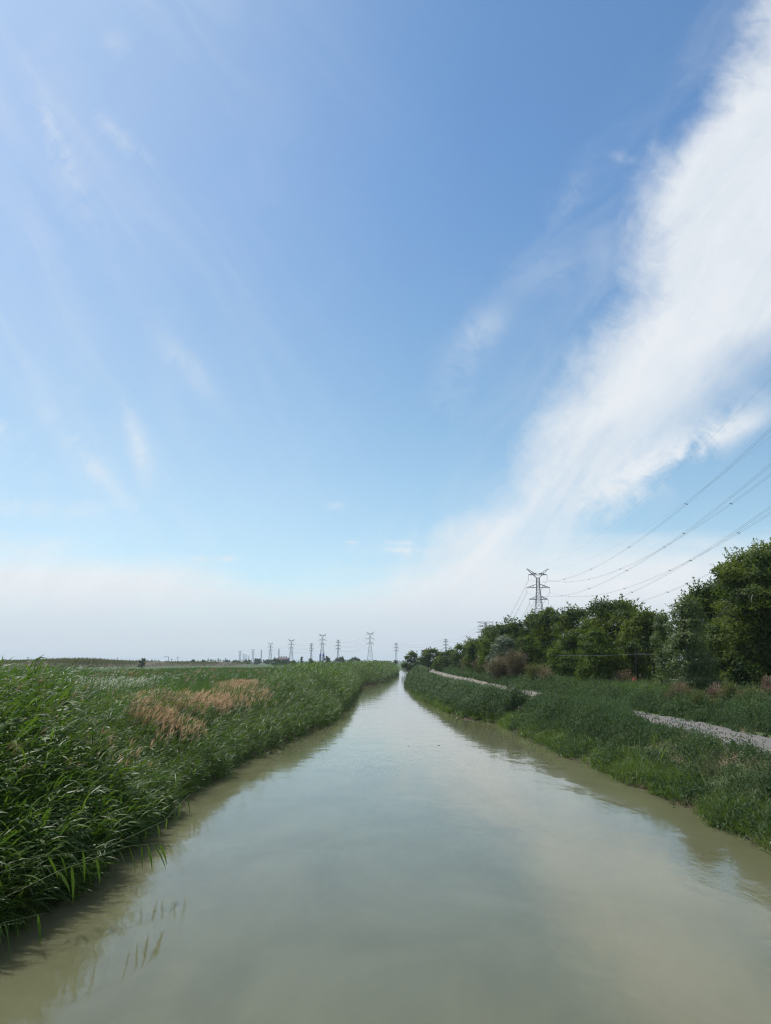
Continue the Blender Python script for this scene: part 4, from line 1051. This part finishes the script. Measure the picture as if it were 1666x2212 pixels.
T_LINE = [(1049, 1343.5, 500, 'flat-topped wide pylon half hidden by the trees', 1.85, True), (963, 1380.5, 900, 'narrow pylon just above the low trees by the track', 1.0, False), (856, 1388.6, 1050, 'narrow pylon at the end of the canal', 1.0, False),
          (731, 1382.5, 960, 'narrow pylon right of the silos', 1.0, False), (673, 1390, 1100, 'narrow pylon left of the silos', 1.0, False), (603, 1401.5, 1700, 'thin dim pylon just left of the shed', 0.5, False), (565, 1404, 1900, 'thinnest dim pylon behind the left tree line', 0.4, False)]
TP = []
for px, top, d, lab, tw, fl in T_LINE:
    p = at(px, top, d); H = p[2] - GZ; pylon_t(p[0], d, H, lab, 1.0 + d / 2600, tw, fl); TP.append((p[0], d, H))


# ------------------------------------------------------------------ cables
def sag_path(a, b, sag, n=60):
    a, b = np.array(a, float), np.array(b, float); t = np.linspace(0, 1, n)
    P = a[None] * (1 - t)[:, None] + b[None] * t[:, None]; P[:, 2] -= 4 * sag * t * (1 - t)
    return P


def power_line(a, b, sag, label, twin=True, r=0.018, group='power cables of the horned pylons', spacers=True, n=60):
    P = sag_path(a, b, sag, n); root = empty('power_line', tuple(P[0])); tag(root, label, 'power line', group); P = P - P[0]
    offs = (-0.2, 0.2) if twin else (0.0,)
    for o_ in offs:
        m = MB(); m.tube([(p[0] + o_, p[1], p[2] + (-0.12 if o_ > 0 else 0.0)) for p in P], r, 5, cap=False); m.build('conductor' if twin else 'wire', M['wire'], root)
    if twin and spacers:
        L_ = np.linalg.norm(P[-1]); k = int(L_ / 45)
        for i in range(1, k):
            f = i / k * (n - 1); j = int(f); p = P[j] * (1 - (f - j)) + P[min(j + 1, n - 1)] * (f - j)
            m = MB(); m.tube([(p[0] - 0.24, p[1], p[2]), (p[0] + 0.24, p[1], p[2] - 0.13)], 0.05, 6); m.box((p[0] - 0.2, p[1], p[2]), (0.09, 0.14, 0.09)); m.box((p[0] + 0.2, p[1], p[2] - 0.12), (0.09, 0.14, 0.09)); m.build('spacer', M['wire'], root)


ATT = {'upper left': (-5.2, -6.2), 'upper right': (5.2, -6.2), 'middle left': (-6.3, -13.2), 'middle right': (6.3, -13.2), 'lower left': (-5.2, -19.6), 'lower right': (5.2, -19.6)}
for k, (dx, dz) in ATT.items():
    a = (BIG[0] + dx, BIG[1], BH + GZ + dz)
    power_line(a, (73.1 + dx, 79.7 - dx * 0.05, BH + GZ + dz + 5.2), 14.0, f'twin cable from the {k} insulator of the largest pylon toward the right edge')
    if 'lower right' != k: power_line(a, (127 + dx, 1150, 45 + dz), 24.0, f'twin cable from the {k} insulator of the largest pylon down behind the trees', r=0.035, n=80)
for s, nm in ((-1, 'left'), (1, 'right')):
    power_line((BIG[0] + s * 6.2, BIG[1], BH + GZ - 0.4), (73.1 + s * 6.2, 79.7, BH + GZ + 4.8), 10.3, f'thin earth wire from the {nm} horn of the largest pylon', twin=False, r=0.011)
NMS = ['tallest distant pylon to the silos pylon', 'silos pylon to the next on its left', 'across the dark red shed']
for i in range(3):
    (x0, d0, h0), (x1, d1, h1) = YP[i], YP[i + 1]
    for (k, (dx, dz)) in ATT.items():
        power_line((x0 + dx, d0, GZ + h0 + dz), (x1 + dx, d1, GZ + h1 + dz), 9, f'faint {k} cable, {NMS[i]}', twin=False, r=0.05, n=30)
NT = ['flat-topped pylon and the narrow one by the track', 'two narrow pylons either side of the round willow', ]
for i in range(2):
    (x0, d0, h0), (x1, d1, h1) = TP[i], TP[i + 1]
    for q, nm in ((0.0, 'top'), (0.099, 'upper'), (0.235, 'middle'), (0.36, 'lower')):
        power_line((x0 - 2, d0, GZ + h0 * (1 - q)), (x1, d1, GZ + h1 * (1 - q)), 5, f'{nm} cable between the {NT[i]}', twin=False, r=0.055, group='cables of the narrow pylons', n=30)


# ------------------------------------------------------------------ cable pole by the track, horizon poles, litter
def cable_pole():
    d = 68; b = at(1381, 1494, d); t = at(1375, 1404, d); z0 = float(ground_z(b[0], d))
    root = empty('utility_pole', (b[0], d, z0)); tag(root, 'leaning dark wooden cable pole in the weeds before the trees', 'pole')
    m = MB(); lean = Vector((t[0] - b[0], 0.3, t[2] - z0)); m.tube([(0, 0, -0.2), tuple(lean * 0.5), tuple(lean)], [0.095, 0.085, 0.07], 10); m.build('post', M['pole'], root, smooth=True)
    h = lean * 0.90; k = MB(); k.box((h.x, h.y - 0.12, h.z), (0.05, 0.06, 0.05)); k.tube([(h.x, h.y - 0.1, h.z), (h.x, h.y - 0.22, h.z + 0.03)], 0.03, 6); k.build('bracket', M['steel'], root)
    top = Vector((b[0], d, z0)) + h + Vector((0, -0.2, 0.03))
    for q, lab, sg in (((38.0, 38.0, 4.55), 'pale cable from the pole to the right edge before the tallest tree', 0.15), (tuple(at(1205, 1415.5, 63)), 'pale cable from the pole leftward across the dark trees', 0.08)):
        P = sag_path(top, q, sg, 30); o = MB(); o.tube([tuple(p - P[0]) for p in P], 0.011, 6, cap=False)
        ob = o.build('cable', M['cable'], None, tuple(P[0]), smooth=True); tag(ob, lab, 'cable')
    c = MB(); rg = np.random.default_rng(5)          # crumpled red cloth at the foot of the pole
    c.lathe([(0.05, 0.0), (0.30, 0.05), (0.26, 0.25), (0.30, 0.45), (0.20, 0.62), (0.10, 0.78), (0.02, 0.84)], 14)
    c.V = [(x * 0.7, y * 0.7, z * 0.75) for x, y, z in c.V]
    c.V = [(x + 0.05 * math.sin(9 * z + 3 * y * 5), y + 0.05 * math.sin(7 * z + x * 14), z) for x, y, z in c.V]
    q = at(1371.5, 1470, 70); ob = c.build('red_cloth', M['red'], None, (q[0], 70, max(q[2] - 0.35, float(ground_z(q[0], 70)))), smooth=True); tag(ob, 'small bunched red cloth beside the foot of the dark cable pole', 'cloth')


cable_pole()


def horizon_pole(px, top, d, label, lamp=0):
    p = at(px, 1430, d); H = at(px, top, d)[2] - GZ
    root = empty('utility_pole', (p[0], d, GZ)); tag(root, label, 'pole', 'poles along the left horizon')
    m = MB(); m.tube([(0, 0, 0), (0, 0, H)], [0.28, 0.18], 8); m.build('post', M['concrete' if lamp < 0 else 'wire'], root)
    a = MB()
    if lamp > 0: a.beam((0, 0, H), (-2.6, 0, H - 0.1), 0.22); a.box((-2.6, 0, H - 0.2), (0.7, 0.25, 0.2)); a.build('lamp_arm', M['wire'], root)
    else: a.beam((-1.1, 0, H - 0.6), (1.1, 0, H - 0.6), 0.2); a.build('cross_arm', M['wire'], root)
    return (p[0], d, GZ + H - 0.5)


hp = [horizon_pole(*q) for q in [(60, 1419, 640, 'thin horizon pole farthest left behind the dike'), (253, 1420, 680, 'lone horizon pole left of the spiky bush'), (363.5, 1418.5, 640, 'horizon pole with a lamp arm at its top', 1), (371, 1423, 660, 'short horizon pole right of the lamp pole'),
      (384, 1418.5, 690, 'slim tilted horizon pole between the lamp pole and the trees'), (450, 1422, 760, 'horizon pole right of the dark blue-green tree'), (472, 1421.5, 780, 'horizon pole second from the pylons'), (487, 1421, 800, 'horizon pole nearest the faint wide pylon')]]
for (i, j, nm) in ((0, 1, 'left of the lone pole'), (1, 2, 'between the lone pole and the lamp pole'), (2, 4, 'right of the lamp pole'), (4, 5, 'over the horizon trees'), (5, 6, 'nearest the pylons')):
    P = sag_path(hp[i], hp[j], 0.9, 16); m = MB(); m.tube([tuple(p - P[0]) for p in P], 0.035, 4, cap=False)
    ob = m.build('cable', M['wire'], None, tuple(P[0])); tag(ob, f'thin horizon wire {nm}', 'cable', 'wires on the left horizon')


def debris(x, y, z, s, mat, label, name, cat, seed):
    rg = np.random.default_rng(seed); m = MB()
    m.lathe([(0.2 * s, 0), (s, 0.25 * s), (0.9 * s, 0.5 * s), (0.4 * s, 0.75 * s)], 9)
    m.V = [(a * 1.7 + rg.normal(0, 0.12 * s), b * 0.8 + rg.normal(0, 0.12 * s), c + rg.normal(0, 0.06 * s)) for a, b, c in m.V]
    ob = m.build(name, mat, None, (x, y, z)); tag(ob, label, cat)


p = at(880, 1606, 39.0); debris(1.1, 38.8, -0.01, 0.03, M['pole'], 'tiny dark clod floating in mid canal, left of two', 'floating_debris', 'debris', 1)
debris(2.6, 39.0, -0.01, 0.035, M['pole'], 'tiny dark clod floating in mid canal, right of two', 'floating_debris', 'debris', 2)
debris(-1.9, 11.2, -0.02, 0.022, M['pole'], 'dark speck floating alone on the near water', 'floating_debris', 'debris', 3)
debris(8.55, 17.6, 0.12, 0.16, M['litter'], 'pale crumpled litter lying in the grass at the right waterline', 'litter', 'litter', 4)

# ------------------------------------------------------------------ the air
hz = MB(); hz.box((0, 0, 38.5), (9000, 9000, 41)); hm, g = new_mat('haze')
pv = g.n('ShaderNodeVolumePrincipled'); pv.inputs['Color'].default_value = (0.80, 0.90, 0.97, 1); pv.inputs['Density'].default_value = 0.00013
pv.inputs['Anisotropy'].default_value = 0.2
ho = g.n('ShaderNodeOutputMaterial'); hm.node_tree.links.new(pv.outputs[0], ho.inputs['Volume'])
ob = hz.build('haze', hm); tag(ob, 'thin pale summer haze over the plain', 'haze', kind='stuff')
